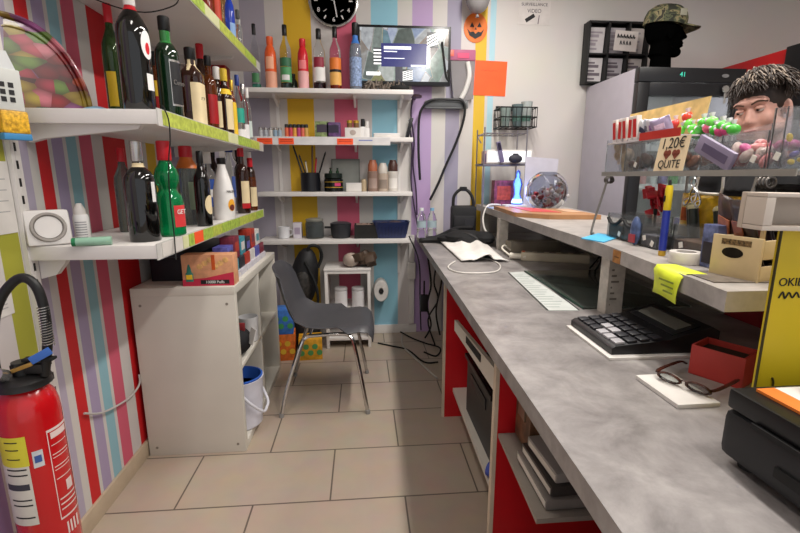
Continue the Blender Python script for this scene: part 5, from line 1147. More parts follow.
# lollipops green/pink
t = thing('lollipop_tray', 'clear tray holding green and pink lollipops on the acrylic shelf', 'tray', (.925, 1.07, AZ+.001))
bb = B(); bb.box(0,.09,0,.27,.07,.074); bb.box(0,.003,0,.27,.074,.085); bb.box(.087,.09,0,.27,.074,.10); bb.box(0,.003,0,.003,0,.07); bb.box(.087,.09,0,.003,0,.07); bb.box(0,.003,.267,.27,0,.07); bb.box(.087,.09,.267,.27,0,.07); bb.out('tray_body', ACRYL, t)
for k, (px, py, c, nm) in enumerate(((683,131,'#5ad03a','bright green'),(690,124,'#74d850','light green'),(697,135,'#4cc43a','green'),(704,123,'#58cc40','green and white'),(709,128,'#e86a8a','pink'),(716,130,'#4ec23c','deep green'),(727,136,'#e0508c','hot pink'),(729,128,'#5ad044','lime green'),(676,124,'#d83a34','red'),(688,117,'#e0462f','orange-red'),(694,129,'#66d24a','apple green'),(701,130,'#3fae3a','leaf green'),(712,122,'#7adb5a','pale green'),(721,132,'#d84a80','raspberry'),(723,126,'#55c840','grass green'),(733,134,'#48b83c','dark lime'))):
    q = Xp(px, py, .96)
    zlow = AZ+.076
    g = thing('lollipop', nm+' wrapped lollipop in the clear tray, '+['first','second','third','fourth','fifth','sixth','seventh','eighth'][k]+' of the front row' if k < 8 else nm+' wrapped lollipop standing among the front row of lollipops', 'lollipop', (.96, q.y, zlow), group='lollipops on the acrylic shelf')
    z = max(q.z-zlow, .03)
    B().ell((0,0,z),(.0165,.0165,.015),seg=14).out('candy', mat(c,.2,coat=.4), g)
    bb = B(); bb.cyl((0,0,z+.012),(.0,.003,z+.024),.003,.008,8); bb.ell((-.012,.006,z+.006),(.004,.006,.005),seg=8); bb.out('wrapper_twist', mat('#e8e2e6',.25), g)
    B().cyl((0,0,0),(0,0,z-.012),.0022,seg=8).out('stick', PAPER, g)
# hand written card
q = Xp(668,172,.872); t = thing('price_card', 'handwritten cardboard price card with two red hearts on the acrylic shelf', 'card', (.868, q.y, AZ+.001), rot=(0, math.radians(8), 0))
hw = .062
B().box(0,.002,-hw,hw,0,.098).out('card', mat('#d8c3a0',.6), t)
text('1,20€', .042, (-.0008,.0,.078), (PI/2,0,-PI/2), INK, t); text('QUITE', .032, (-.0008,0,.020), (PI/2,0,-PI/2), INK, t)
bb = B()
for s_ in (.016,-.020):
    bb.cyl((-.0012,s_+.007,.052),(0,s_+.007,.052),.0085); bb.cyl((-.0012,s_-.007,.052),(0,s_-.007,.052),.0085); bb.prism([(-.0012,s_+.015,.049),(-.0012,s_-.015,.049),(-.0012,s_,.034)], (.0012,0,0))
bb.out('hearts', mat('#7a3a28',.5), t)
# further bins
g = bin_('clear bin with brown bars directly behind the handwritten price card', (.90,1.20,AZ+.001), .11, .08, .075, RA); sweets(9, (.94,1.20,AZ+.004), .03,.045,.055, [('#7a4a34','brown'),('#93604a','caramel')], 'bar piece in the bin behind the price card', seed=6, s_=.016)
t = thing('purple_strip_box', 'grey and lilac printed strip leaning across the bins right of the price card', 'box', (.875, 1.075, AZ+.022), rot=(math.radians(25), 0, 0)); B().box(0,.012,-.055,.075,0,.045,.003).out('strip', mat('#8a8098',.4), t); B().box(-.001,-.0002,-.04,.05,.012,.032).out('printed_text_band', mat('#5f5570',.5), t)
g = bin_('wide clear bin of pink sweets at the right of the acrylic shelf', (.885,1.0,AZ+.001), .13, .13, .115, RA, tagm=T_, slope=.03)
sweets(26, (.95,1.0,AZ+.004), .045,.05,.075, [('#c87a78','dusty pink'),('#d8a0a0','pale pink'),('#a85048','brick'),('#c03a80','magenta'),('#b9a39a','beige')], 'sweet in the wide clear bin of the acrylic shelf', seed=8, s_=.014)
g = bin_('clear bin with yellow and purple sweets at the right edge of the picture', (.885,.915-.001,AZ+.001), .03, .13, .13, RA, tagm=T_)
sweets(10, (.95,.912,AZ+.004), .05,.004,.10, [('#e0c040','yellow'),('#5a4a8a','purple')], 'sweet in the rightmost clear bin', seed=9, s_=.007)
# lower bins on raised shelf
lb = [(606,621,236,210,'leftmost low clear bin with a dark rim on the raised shelf'),(629,654,244,212,'second low clear bin with a dark rim on the raised shelf'),(656,668,250,218,'small clear bin left of the blue and yellow lighter'),(669,690,256,226,'low clear bin right of the blue and yellow lighter, white tag in front')]
yy = 1.56
for k, (y, w_, h_, lab) in enumerate(((1.45,.10,.085,'leftmost low clear bin on the raised shelf'),(1.345,.10,.085,'second low clear bin from the left on the raised shelf'),(1.245,.08,.07,'third low clear bin, just left of the blue and yellow lighter'),(1.055,.12,.085,'low clear bin just right of the blue and yellow lighter'))):
    g = bin_(lab, (max(redge(y)+.10, .825), y, RZ), w_, .10, h_, RA, tagm=T_, m=mat('#e6e8e8',.05,0,.95,ior=1.12))
    B().box(-w_/2+.004,w_/2-.004,.004,.094,.004,h_*.55,.004).out('dark_contents', mat(['#4a3428','#3a2c28','#50505a','#5a4232'][k],.5,var=.6,scale=50), g)
    if k < 2:
        B().tube([(-w_*.4,-.004,h_*.8),(-w_*.15,-.006,h_*.6),(w_*.15,-.006,h_*.6),(w_*.4,-.004,h_*.8)], .006).out('dark_rim', BLACKM, g)
    else:
        B().obox((-w_*.2,-.0012,h_*.4),(.013,.0015,.015),(0,-.3,0)).out('price_tag', T_, g)
t = thing('printed_sachet', 'small blue and red sachet standing between the low clear bins', 'sachet', (.835, 1.293, RZ)); B().ell((0,0,.045),(.012,.022,.045),seg=12).out('sachet_body', mat('#4a5a80',.3,var=.6,scale=50), t); B().box(-.013,-.009,-.014,.014,.01,.035).out('red_print', mat('#a83a40',.4), t)
t = thing('printed_box', 'blue and white printed box between the low clear bin and the wooden crate', 'box', (.80, .958, RZ)); B().box(0,.06,-.022,.022,0,.10,.002).out('carton', mat('#5a628a',.4,var=.8,scale=40), t); B().box(-.001,-.0002,-.015,.015,.01,.06).out('dark_print', mat('#2a2430',.5), t)
# large lighter stick
p = Xp(663,243,.80); t = thing('stick_lighter', 'upright blue lighter with a yellow top in front of the clear bins', 'lighter', (.80, p.y, RZ)); hh = Yp(663,183,p.y).z-RZ
B().lathe([(.008,0),(.0092,.003),(.0092,.012),(.0088,.014)], 18).out('gold_foot', CGOLD, t); B().lathe([(.0085,.0142),(.0092,.02),(.0092,hh*.63)], 18).out('blue_body', mat('#2b3a9a',.3), t)
B().lathe([(.0085,hh*.632),(.0092,hh*.64),(.0092,hh*.92),(.0075,hh*.97)], 18).out('yellow_top', mat('#e6c92a',.3), t); B().cyl((0,0,hh*.97),(0,0,hh*1.04),.0045,.003,10).out('nozzle', INK, t)
B().box(-.0115,-.0094,-.003,.003,hh*.75,hh*.83,.001).out('trigger', INK, t)
# snack packs behind
def pack(lab, loc, w, d, h, c, rot=(0,0,0), c2=None, var=.0, name='snack_pack', cat='packet', group=None):
    g = thing(name, lab, cat, loc, rot=rot, group=group)
    grid = []
    for i in range(9):
        row = []
        for j in range(7):
            u, v = (j/6-.5), i/8
            bul = d*math.sin(PI*v)**.6*math.cos(PI*u)**.5 if 0 < v < 1 and abs(u) < .49 else 0
            row.append((-bul/2 - .002*math.sin(j*9+i*5), u*w, v*h))
        grid.append(row)
    bb = B(); bb.sheet(grid, .003); grid2 = [[(-x, y, z) for x, y, z in r_] for r_ in grid]; bb.sheet(grid2, .003)
    bb.out('pack_body', mat(c, .3, var=var or .3, scale=35), g, ang=2)
    if c2: B().box(-d/2-.003,-d/2-.001,-w*.25,w*.25,h*.45,h*.72).out('printed_panel', mat(c2,.35,var=.5,scale=50), g)
    return g
pack('yellow snack packet with red print standing behind the low clear bins', (1.06,1.33,RZ), .15,.05,.155,'#d2a81c', c2='#c25a20')
pack('second yellow packet half hidden behind the first yellow packet', (1.10,1.24,RZ), .13,.05,.15,'#caa024')
t = thing('flower_decoration', 'red ribbon flower behind the blue and yellow lighter', 'decoration', (1.0, 1.45, RZ))
bb = B(); rg = random.Random(6)
for k in range(16): bb.obox((rg.uniform(-.02,.02), rg.uniform(-.035,.035), rg.uniform(.08,.17)), (.008,.035,.04), (rg.uniform(0,3), rg.uniform(0,1), rg.uniform(0,3)), .003)
bb.out('petals', mat('#b81e2c',.4), t); B().cyl((0,0,0),(0,0,.1),.006).out('stem', INK, t)
for k, (x, y, lab) in enumerate(((.93,1.16,'dark green cigar tube with a cream tip lying behind the low bins'),(.94,1.08,'second dark cigar tube with a cream tip, nearer the wooden crate'),(.97,1.22,'dark tube farthest back among the cigar tubes'))):
    g = thing('cigar_tube', lab, 'tube', (x, y, RZ+.098 if k < 0 else RZ), group='dark tubes behind the low bins'); B().cyl((0.0,.0,.01),(-.005,.02,.12),.013,.013).out('tube_body', mat('#20261e',.3), g); B().ell((-.005,.021,.122),(.014,.014,.012),seg=12).out('cream_tip', mat('#b8b088',.5), g)
for k, (a, c, nm) in enumerate(((.58,'#dfe0e6','white and navy'),(.49,'#c9ccd6','silver'),(.40,'#d4cfd8','pale lilac'),(.30,'#a89ab8','dusty violet'))):
    pack(nm+' small snack bag leaning in the carton right of the red bars', (.925, yb2+Lw*a, AZ+.1045), .062,.016,.06, c, rot=(.5-.25*k,-.25,.15*k), c2=['#2a2f4a','#6a6a7a','#8a6aa0','#d8c0d8'][k], var=.12, name='snack_bag', cat='bag', group='snack bags in the carton')
# crate
ca = math.radians(14)
t = thing('wooden_crate', 'small pale wooden crate with a round hand hole and handwriting on the raised shelf', 'crate', (.782, .80, RZ), rz=ca)
WD = mat('#c9b48c', .55, var=.15)
# local: x to the right along the near end, y along the aisle side
bb = B(); w_, d_, h_ = .20, .10, .088
def slat(b_, x0, x1, y0, y1, z0, z1): b_.box(x0,x1,y0,y1,z0,z1,.001)
slat(bb, 0,.006,0,d_,0,h_)
bb.out('side_board', WD, t)
B().lathe([(.001,0),(.011,0)], 20, (-.0008,d_*.55,h_*.6), M=Matrix.Rotation(-PI/2,3,'Y') @ Matrix.Diagonal((1,2.0,1))).out('hand_hole', mat('#241c14',.8), t)
B().obox((-.0008, d_*.5, h_*.85), (.0006,.06,.012)).out('handwriting', mat('#6a5436',.7,var=.9,scale=200), t)
for z0, z1 in ((0,.032),(.046,h_-.004)):
    B().box(.0065,w_,0,.005,z0,z1,.001).out('slat', WD, t); B().box(.0065,w_,d_-.005,d_,z0,z1,.001).out('slat', WD, t)
B().box(w_,w_+.006,0,d_,0,h_,.001).out('side_board', WD, t); B().box(.0065,w_,.0055,d_-.0055,.0,.005).out('bottom_board', WD, t); B().box(.0065,.012,.005,.012,.0,h_+.03).out('corner_post', mat('#a8916a',.6), t)
for k, (x, y, z, c, c2, r3, lab) in enumerate(((.83,.86,.06,'#2a1e1a','#8a4a30',(0,-.3,-.4),'dark brown jerky packet leaning at the front of the wooden crate'),(.86,.96,.06,'#3a2620','#a8603a',(.2,-.2,-.3),'brown jerky packet in the middle of the wooden crate'),(.90,.89,.06,'#241a1c','#7a2a2a',(-.2,-.25,-.5),'black and red jerky packet at the right of the wooden crate'),(.94,.94,.05,'#33241e','#9a7a50',(.1,-.3,-.2),'brown packet at the back of the wooden crate'))):
    pack(lab, (x, y, RZ+.012), .10,.022,.155,c, rot=r3, c2=c2, var=.7, group='jerky packets in the wooden crate')
pack('black snack bag standing behind the jerky packets', (1.02,1.02,RZ), .16,.06,.19,'#131216', c2='#2c2a30')
pack('black bag slumped over the crate below the acrylic shelf', (1.0,.90,RZ), .15,.06,.185,'#1c1d22', rot=(0,-.2,0))
# tags/keyrings hanging on wire
t = thing('keyring', 'silver keyring with clasps hanging from the acrylic shelf wire', 'keyring', (.855, 1.10, AZ-.016))
B().tube([(0,.010*math.cos(a),-.012+.012*math.sin(a)) for a in [2*PI*i/14 for i in range(15)]], .0018, 6, 0).out('ring', CHROME, t)
for k, (dy, dz) in enumerate(((-.014,-.05),(.012,-.06),(-.03,-.062))):
    B().tube([(0,0,-.024),(0,dy*.6,dz*.6),(0,dy,dz),(0,dy+.012,dz-.012),(0,dy+.016,dz),(0,dy,dz+.008)], .0022, 6, 4).out('clasp', CHROME, t)
# ---------------------------------------------------------------- fridge
fx0, fx1, fy0, fy1, fz = 1.70, 2.40, 2.76, 3.42, 1.905
t = thing('drinks_fridge', 'tall black-fronted glass door drinks fridge with grey sides behind the counter', 'fridge', (fx0, fy0, 0))
W_, D2 = fx1-fx0, fy1-fy0; GS = mat('#aaa5ae', .4, var=.03); FB = mat('#17171a', .35, var=.03)
B().box(0,.03,.05,D2,.02,fz,.004).out('side_panel', GS, t); B().box(W_-.03,W_,.05,D2,.02,fz,.004).out('side_panel', GS, t)
B().box(.03,W_-.03,D2-.03,D2,.02,fz).out('back_panel', mat('#cfd0d2',.4), t); B().box(.03,W_-.03,.05,D2-.03,fz-.03,fz).out('top_panel', FB, t); B().box(.03,W_-.03,.05,D2-.03,.02,.14).out('plinth', FB, t)
B().box(0,W_,0,.05,fz-.085,fz,.006).out('header', FB, t)
text('41', .04, (W_*.40,-.002,fz-.042), RX, mat('#3ab59a',.4,emit=.8), t, 'green_display')
B().lathe([(.001,0),(.018,0),(.018,.003)], 18, (W_*.80,-.001,fz-.045), M=MX @ Matrix.Diagonal((1.3,.6,1))).out('oval_badge', mat('#8a8a8c',.3,.5), t)
dr = B()
dz0, dz1 = .14, fz-.09
for a, b_, c_, e_ in ((0,.075,dz0,dz1),(W_-.06,W_,dz0,dz1),(.075,W_-.06,dz1-.075,dz1),(.075,W_-.06,dz0,dz0+.08)): dr.box(a,b_,0,.045,c_,e_,.003)
d = dr.out('door', FB, t)
B().box(.075,W_-.06,.015,.02,dz0+.08,dz1-.075).out('pane', mat('#dfe6e6',.05,0,.92,ior=1.1), d)
B().lathe([(.001,0),(.02,0),(.022,.004),(.02,.012)], 18, (W_*.80,-.012,dz1-.035), M=MX).out('lock', SILVER, d); B().box(W_*.80-.004,W_*.80+.012,-.016,-.012,dz1-.12,dz1-.05,.001).out('key', SILVER, d)
for z in (.45,.82,1.17,1.42):
    s_ = B().box(.035,W_-.035,.07,D2-.035,z,z+.008).out('shelf', mat('#d8d8d8',.4), t); B().box(.035,W_-.035,.06,.069,z-.012,z+.03).out('price_rail', mat('#e6e4e6',.3), s_)
cc_ = ['#3f9a72','#e0a0a0','#c8cfd0','#5a4a8a','#4aa04a','#d8d8d8','#b0b8bc','#8a2a2a']
nms = ['green','pink','silver','violet','bright green','white','grey','dark red']
for r_, z in enumerate((1.1785,1.4285,.8285)):
    for k in range(8):
        g = thing('drink_can', nms[(k+r_*3) % 8]+' drink can on the '+['middle','upper','lower'][r_]+' shelf inside the fridge, '+['first','second','third','fourth','fifth','sixth','seventh','eighth'][k]+' from the left', 'can', (fx0+.085+k*.075, fy0+.12, z), group='drinks inside the fridge')
        B().lathe([(.024,0),(.030,.006),(.030,.13),(.024,.145)], 18).out('can_body', mat(cc_[(k+r_*3) % 8] if r_ != 1 else '#b4babc',.3,.2), g); B().lathe([(.023,.1455),(.0235,.148),(.001,.147)],16).out('lid', SILVER, g)
B().box(W_*.3,W_*.7,.10,.13,fz-.05,fz-.031).out('tube_light', mat('#f0f4f4',.3,emit=2), t)
ld = bpy.data.lights.new('fridge_light', 'AREA'); ld.energy = 2.0; ld.size = .4; ld.shape = 'RECTANGLE'; ld.size_y = .05; lo = bpy.data.objects.new('fridge_light', ld); COL.objects.link(lo); lo.location = (fx0+W_/2, fy0+.12, fz-.056)
# mannequin head + cap
t = thing('mannequin_head', 'black mannequin head on top of the drinks fridge, facing right', 'mannequin', (2.0, 3.0, fz+.0005)); t.scale = (1.13,1.13,1.13)
bm_ = B()
bm_.lathe([(.085,0),(.08,.01),(.058,.04),(.052,.12),(.056,.15)], 24, (-.015,0,0)); bm_.ell((-.02,0,.26),(.105,.078,.115)); bm_.ell((.035,0,.20),(.065,.057,.09)); bm_.ell((.068,0,.128),(.032,.036,.026)); bm_.ell((.096,0,.163),(.014,.022,.008)); bm_.ell((.097,0,.179),(.014,.022,.008))
bm_.cyl((.085,0,.26),(.122,0,.205),.010,.016); bm_.ell((.07,0,.265),(.03,.05,.012)); bm_.cyl((-.03,0,.1),(-.01,0,.2),.058,.06)
for s_ in (-1,1): bm_.ell((-.02,s_*.078,.21),(.022,.012,.034))
o = bm_.out('head', mat('#040404',1,var=0,ior=1.01), t, ang=3.2)
md = o.modifiers.new('r', 'REMESH'); md.mode = 'VOXEL'; md.voxel_size = .005; md.use_smooth_shade = True; sm_ = o.modifiers.new('s', 'SMOOTH'); sm_.factor = .5; sm_.iterations = 5
m, nt, b = new_mat('camouflage_cloth'); N = nt.nodes.new; L = nt.links.new
tc = N('ShaderNodeTexCoord'); n1 = N('ShaderNodeTexNoise'); n1.inputs['Scale'].default_value = 22; n1.inputs['Distortion'].default_value = 1; cr = N('ShaderNodeValToRGB'); cr.color_ramp.interpolation = 'CONSTANT'
cr.color_ramp.elements[0].color = lin('#23261c'); cr.color_ramp.elements[1].position = .44; cr.color_ramp.elements[1].color = lin('#4d5138'); e = cr.color_ramp.elements.new(.54); e.color = lin('#7d7454'); e = cr.color_ramp.elements.new(.62); e.color = lin('#2c2a20')
L(tc.outputs['Object'], n1.inputs['Vector']); L(n1.outputs['Fac'], cr.inputs[0]); L(cr.outputs[0], b.inputs['Base Color']); b.inputs['Roughness'].default_value = .8
CAMO = m
t = thing('camouflage_cap', 'green and brown camouflage cap on the black mannequin head', 'cap', (1.985, 3.0, fz+.30)); t.scale = (1.13,1.1,1.02)
B().lathe([(.118,.0),(.12,.02),(.119,.05),(.108,.085),(.08,.112),(.04,.124),(.001,.127),(.001,.12),(.04,.117),(.075,.105),(.10,.08),(.112,.05),(.113,.02),(.112,0),(.118,0)], 32, M=Matrix.Rotation(.12,3,'Y') @ Matrix.Diagonal((1,.84,1))).out('crown', CAMO, t)
grid = []
for i in range(8):
    row = []
    for j in range(11):
        a = (j/10-.5)*2.0; r_ = .112+.085*(i/7)*math.cos(a*.7)
        row.append((r_*math.cos(a)+.0, r_*math.sin(a)*.84*1.02, .004-.028*(i/7)-.028*abs(math.sin(a))**2+.012))
    grid.append(row)
B().sheet(grid, .005).out('visor', CAMO, t, ang=2)
B().ell((0,0,.128),(.008,.008,.005),seg=10).out('button', CAMO, t)
B().box(.02,.06,-.104,-.099,.035,.075,.002).out('patch', mat('#8a8878',.6), t)
# brochure holder
a_, c_ = wp(590, 20, .09), wp(645, 84, .09)
w_, h_ = c_.x-a_.x, a_.z-c_.z
t = thing('brochure_holder', 'black wall-mounted leaflet holder with rows of pale leaflets next to the fridge', 'leaflet holder', (a_.x, YB-.002, c_.z))
BH = mat('#0e0d0e', .5)
bb = B(); bb.box(0,w_,-.012,0,0,h_); bb.box(0,.014,-.09,-.012,0,h_,.003); bb.box(w_-.014,w_,-.09,-.012,0,h_,.003); bb.box(.014,w_-.014,-.09,-.012,0,.012); bb.box(.014,w_-.014,-.09,-.012,h_-.012,h_,.003); bb.box(.014,w_-.014,-.085,-.012,h_*.47,h_*.49)
for k in (1,2): bb.box(w_*k/3-.008,w_*k/3+.008,-.088,-.012,.012,h_-.012)
bb.out('rack_body', BH, t)
rg = random.Random(8)
for r_ in range(2):
    for k in range(3):
        x0 = w_*k/3+.012 + (.006 if k == 0 else 0); x1 = w_*(k+1)/3-.012 - (.006 if k == 2 else 0); z0 = h_*(.49 if r_ else .0)+.014
        g = thing('leaflet', 'pale leaflet in the '+('upper' if r_ else 'lower')+' row of the black leaflet holder, '+['left','middle','right'][k]+' pocket', 'leaflet', (a_.x+x0, YB-.03, c_.z+z0), group='leaflets in the black holder', rot=(math.radians(4),0,0))
        B().box(0,x1-x0,-.006,.0,0,h_*.40).out('cover', mat(['#c9c3c4','#b8b1b6','#c2b8b4'][k],.5), g)
        bb = B()
        for q in range(5): bb.box((x1-x0)*.1,(x1-x0)*(.5+.4*rg.random()),-.0068,-.006,.02+q*h_*.065,.02+q*h_*.065+.012+.008*(q%2))
        bb.out('print', mat('#6a6068' if r_ == 0 else '#9a9098',.5), g)
n_ = wp(626, 41, .095); t = thing('handwritten_note', 'white handwritten note stuck on the front of the leaflet holder', 'note', (n_.x, YB-.0935, n_.z), rot=(0, math.radians(3), 0))
s_ = 12*depth(n_)/F
B().box(-s_,s_,-.001,0,-s_*.78,s_*.78).out('sheet', mat('#d8d0cc',.6), t)
bb = B()
for q in range(6): bb.tube([(-s_*.8+q*s_*.27,-.002,s_*.2),(-s_*.75+q*s_*.27,-.002,s_*.5),(-s_*.66+q*s_*.27,-.002,s_*.22),(-s_*.6+q*s_*.27,-.002,s_*.36)], .003, 5, 3)
for q in range(4): bb.tube([(-s_*.5+q*s_*.27,-.002,-s_*.3),(-s_*.45+q*s_*.27,-.002,-s_*.0),(-s_*.36+q*s_*.27,-.002,-s_*.28)], .003, 5, 3)
bb.out('handwriting', INK, t)
# red cooler with black frame beside the fridge
XC = 2.66
e0 = Xp(791, 47.5, XC); zz = e0.z
t = thing('red_cooler', 'tall red cooler with a black front post beside the black drinks fridge', 'cooler', (XC, e0.y, 0))
B().box(0,.60,.0,3.42-e0.y,.03,zz,.004).out('red_body', mat('#b8181c',.4,var=.03), t)
B().box(-.03,.60,-.16,-.0005,0,zz+.002,.004).out('black_front', mat('#141416',.4), t)
B().box(-.034,-.0305,-.12,-.04,zz-.75,zz-.40).out('pale_print', mat('#b8a0a4',.5,var=.4,scale=20), t)
# ---------------------------------------------------------------- person
hx = Yp(760, 111, 1.64); PZ = hx.z
t = thing('person', 'person with dark tousled hair and a black top leaning behind the sweets display', 'person', (hx.x+.02, 1.64, 0), rz=math.radians(-66))
hc = Vector((0, -.03, PZ+.005)) # eye-level centre of the head, facing -Y
SK = mat('#c9998a', .5, var=.05, scale=30)
TL = Euler((math.radians(12), math.radians(-7), 0)).to_matrix()
def H(x, y, z): return hc + TL @ Vector((x, y, z))
b_ = B(); rt_ = (math.radians(12), math.radians(-7), 0)
b_.ell(H(0,.015,.035),(.077,.097,.088),rt_,24); b_.ell(H(0,-.03,-.035),(.063,.066,.085),rt_,20); b_.ell(H(0,-.062,-.092),(.032,.03,.024),rt_); b_.ell(H(0,-.078,.032),(.058,.02,.016),rt_)
b_.cyl(H(0,-.088,.008),H(0,-.101,-.032),.0085,.013); b_.ell(H(0,-.101,-.034),(.014,.012,.010))
for s_ in (-1,1):
    b_.ell(H(s_*.013,-.094,-.037),(.008,.009,.007)); b_.ell(H(s_*.04,-.066,-.03),(.026,.026,.028)); b_.ell(H(s_*.079,.012,-.018),(.011,.022,.034),(rt_[0],rt_[1],s_*.35)); b_.ell(H(s_*.055,-.02,-.07),(.022,.045,.03),rt_)
b_.ell(H(0,-.094,-.066),(.024,.010,.006),rt_); b_.ell(H(0,-.092,-.077),(.020,.010,.007),rt_)
nk = Vector((0,.05,PZ-.20))
b_.cyl(H(0,.02,-.03), nk, .054, .062, 20)
b_.ell((0,.10,PZ-.33),(.16,.10,.16),seg=24); b_.ell((0,.12,PZ-.50),(.145,.10,.18),seg=24); b_.ell((0,.12,.86),(.16,.11,.14),seg=24)
for s_ in (-1,1):
    sh, el, wr = Vector((s_*.185,.09,PZ-.25)), Vector((s_*.23,.10,PZ-.53)), Vector((s_*.20,.03,PZ-.76))
    b_.ell(sh,.06); b_.cyl(sh,el,.05,.042); b_.ell(el,.042); b_.cyl(el,wr,.042,.027)
    b_.ell(wr+Vector((-s_*.003,-.008,-.05)),(.017,.036,.05))
    for q in range(4):
        k0 = wr+Vector((-s_*.004,(q-1.5)*.018-.006,-.085)); L_ = (.034,.04,.037,.028)[q]
        k1 = k0+Vector((-s_*.006,(q-1.5)*.002,-L_)); k2 = k1+Vector((-s_*.016,0,-L_*.6)); b_.cyl(k0,k1,.0085,.008,10); b_.ell(k1,.0082,seg=8); b_.cyl(k1,k2,.008,.007,10); b_.ell(k2,.007,seg=8)
    k0 = wr+Vector((-s_*.004,-.03,-.035)); k1 = k0+Vector((-s_*.010,-.022,-.034)); k2 = k1+Vector((-s_*.008,-.003,-.026)); b_.cyl(k0,k1,.011,.009,10); b_.ell(k1,.009,seg=8); b_.cyl(k1,k2,.009,.0075,10); b_.ell(k2,.0075,seg=8)
    hp_, kn, an = Vector((s_*.085,.12,.84)), Vector((s_*.10,.10,.48)), Vector((s_*.10,.13,.08))
    b_.cyl(hp_,kn,.085,.058); b_.ell(kn,.058); b_.cyl(kn,an,.056,.04); b_.ell(an,.045); b_.ell((s_*.105,.06,.045),(.045,.12,.04))
o = b_.out('body', SK, t, ang=3.2)
def remesh(o, v, it=4):
    md = o.modifiers.new('r', 'REMESH'); md.mode = 'VOXEL'; md.voxel_size = v; md.use_smooth_shade = True
    q = o.modifiers.new('s', 'SMOOTH'); q.factor = .5; q.iterations = it
remesh(o, .006, 3)
# clothing
b_ = B(); b_.ell((0,.10,PZ-.33),(.18,.118,.17),seg=24); b_.ell((0,.12,PZ-.50),(.165,.118,.19),seg=24); b_.ell((0,.12,.92),(.175,.125,.13),seg=24); b_.cyl(nk+Vector((0,0,.045)),nk+Vector((0,0,-.1)),.074,.12)
for s_ in (-1,1):
    sh, el, wr = Vector((s_*.185,.09,PZ-.25)), Vector((s_*.23,.10,PZ-.53)), Vector((s_*.203,.045,PZ-.73))
    b_.ell(sh,.075); b_.cyl(sh,el,.066,.055); b_.ell(el,.055); b_.cyl(el,wr,.055,.043)
o = b_.out('black_top', mat('#121215',.8), t, ang=3.2); remesh(o, .008, 6)
b_ = B()
b_.ell((0,.12,.84),(.178,.128,.12),seg=24)
for s_ in (-1,1):
    hp_, kn, an = Vector((s_*.085,.12,.84)), Vector((s_*.10,.10,.48)), Vector((s_*.10,.13,.10)); b_.cyl(hp_,kn,.10,.073); b_.ell(kn,.073); b_.cyl(kn,an,.072,.062)
o = b_.out('dark_trousers', mat('#1c2030',.8), t, ang=3.2); remesh(o, .009, 6)
for s_ in (-1,1): B().ell((s_*.105,.05,.05),(.053,.135,.048),seg=18).box(s_*.105-.05,s_*.105+.05,-.07,.17,.0,.02,.008).out('shoe', mat('#1a1a1a',.5), t)
for s_ in (-1,1):
    e_ = B().ell(H(s_*.031,-.083,.006),(.0125,.011,.0095),rt_,14).out('eye', mat('#d8d0ca',.2,var=0), t)
    B().ell(H(s_*.031-.003,-.0935,.004),(.0055,.002,.0055),rt_,10).out('iris', mat('#2a1c14',.2,var=0), e_)
    B().ell(H(s_*.031,-.0845,.0095),(.0148,.0122,.0088),rt_,12).out('eyelid', SK, e_)
    B().tube([H(s_*.012,-.098,.026),H(s_*.033,-.096,.034),H(s_*.054,-.078,.027)], .003, 6).out('eyebrow', mat('#4a3528',.8), t)
B().ell(H(0,-.099,-.066),(.021,.006,.0045),rt_).ell(H(0,-.097,-.077),(.017,.006,.005),rt_).out('lips', mat('#a8685f',.4), t)
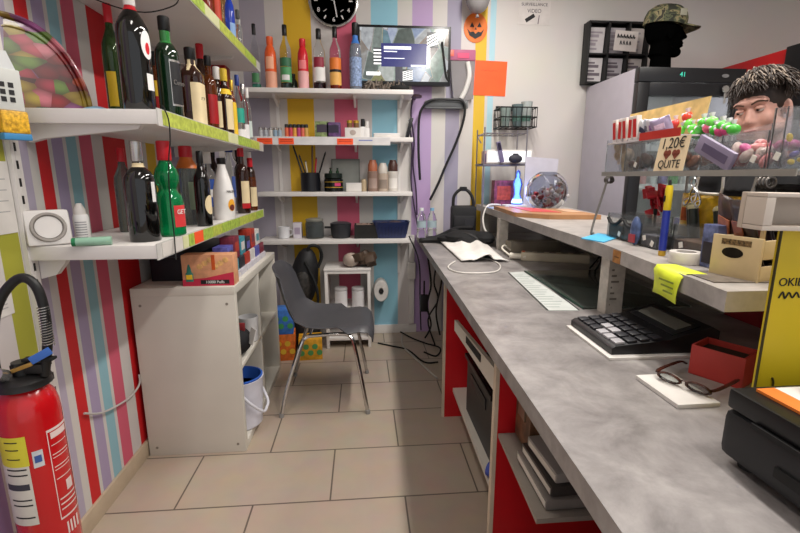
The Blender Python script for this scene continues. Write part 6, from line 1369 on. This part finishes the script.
# hair
hb = B(); rg = random.Random(12)
hb.ell(H(0,.022,.048),(.085,.103,.100),rt_,24)
o_f = []
nf0 = None
for k in range(900):
    a = rg.uniform(-PI, PI); el_ = rg.uniform(.0, 1.45)
    fr = math.cos(a)  # 1 = forward
    if fr > .3 and el_ < .5: el_ = .5+rg.random()*.5
    if abs(fr) <= .55 and fr > -.1 and el_ < .2: el_ = .2+rg.random()*.3
    d0 = Vector((math.sin(a)*math.cos(el_), -math.cos(a)*math.cos(el_), math.sin(el_)))
    p0 = Vector((d0.x*.083, .02+d0.y*.10, .048+d0.z*.099))
    fl_ = Vector((.25+rg.uniform(-.35,.45), -.6 if fr > -.2 else .1, -.25)) + Vector((0,0,-.5 if fr < .2 else -.35))
    ms_ = rg.random()**2; p1 = p0 + d0*(.008+.016*ms_) + fl_*(.018+.012*rg.random()); p2 = p1 + fl_*(.026+.03*rg.random()) + d0*(.012*ms_-.004)
    hb.tube([H(*p0*1), H(*p1), H(*p2)], [.0034,.0034,.0034,.003,.0028,.0025,.002,.0015,.001], 4, 3)
o = hb.out('hair', [mat('#2d211a',.55,var=.2,scale=60), mat('#857668',.5)], t, ang=3.2)
for i, f in enumerate(o.data.polygons):
    if i > 300 and (i//26) % 3 == 0 and f.center.z > H(0,0,.085).z: f.material_index = 1
# ---------------------------------------------------------------- lights
def lamp(x, y, sx, sy, e, lab, col=(1,.955,.90)):
    t = thing('ceiling_light', lab, 'ceiling light', (x, y, ZC))
    B().box(-sx/2-.02,sx/2+.02,-sy/2-.02,sy/2+.02,-.05,-.001,.004).out('frame', SHELF, t)
    B().box(-sx/2,sx/2,-sy/2,sy/2,-.055,-.0505).out('diffuser', mat('#fff4e6',.4,emit=3), t)
    ld = bpy.data.lights.new('ceiling_lamp', 'AREA'); ld.shape = 'RECTANGLE'; ld.size = sx; ld.size_y = sy; ld.energy = e; ld.color = col
    o = bpy.data.objects.new('ceiling_lamp', ld); COL.objects.link(o); o.location = (x, y, ZC-.06)
lamp(.84, 2.2, .10, 1.3, 33, 'ceiling light panel over the middle of the sales counter, towards the back wall')
lamp(.84, .4, .10, 1.3, 29, 'ceiling light panel over the near end of the counter')
lamp(2.05, 1.4, .4, 1.2, 22, 'ceiling light panel over the customer side of the counter')
lamp(-.25, 1.0, .22, 1.0, 10, 'unseen fill light panel over the aisle, added to brighten the left wall')  # unseen fill panel, added to brighten the left wall and bottle shelves
w = bpy.data.worlds.new('open_front_fill'); SC.world = w; w.use_nodes = True  # soft fill added through the omitted front wall, standing in for window daylight
bg = w.node_tree.nodes['Background']; bg.inputs[0].default_value = (.95,.96,1,1); bg.inputs[1].default_value = .78
vs = SC.view_settings; vs.view_transform = 'Standard'; vs.look = 'None'; vs.gamma = 1; vs.exposure = 0.0; vs.use_curve_mapping = False
SC.cycles.max_bounces = 10; SC.cycles.transparent_max_bounces = 16; SC.cycles.transmission_bounces = 10
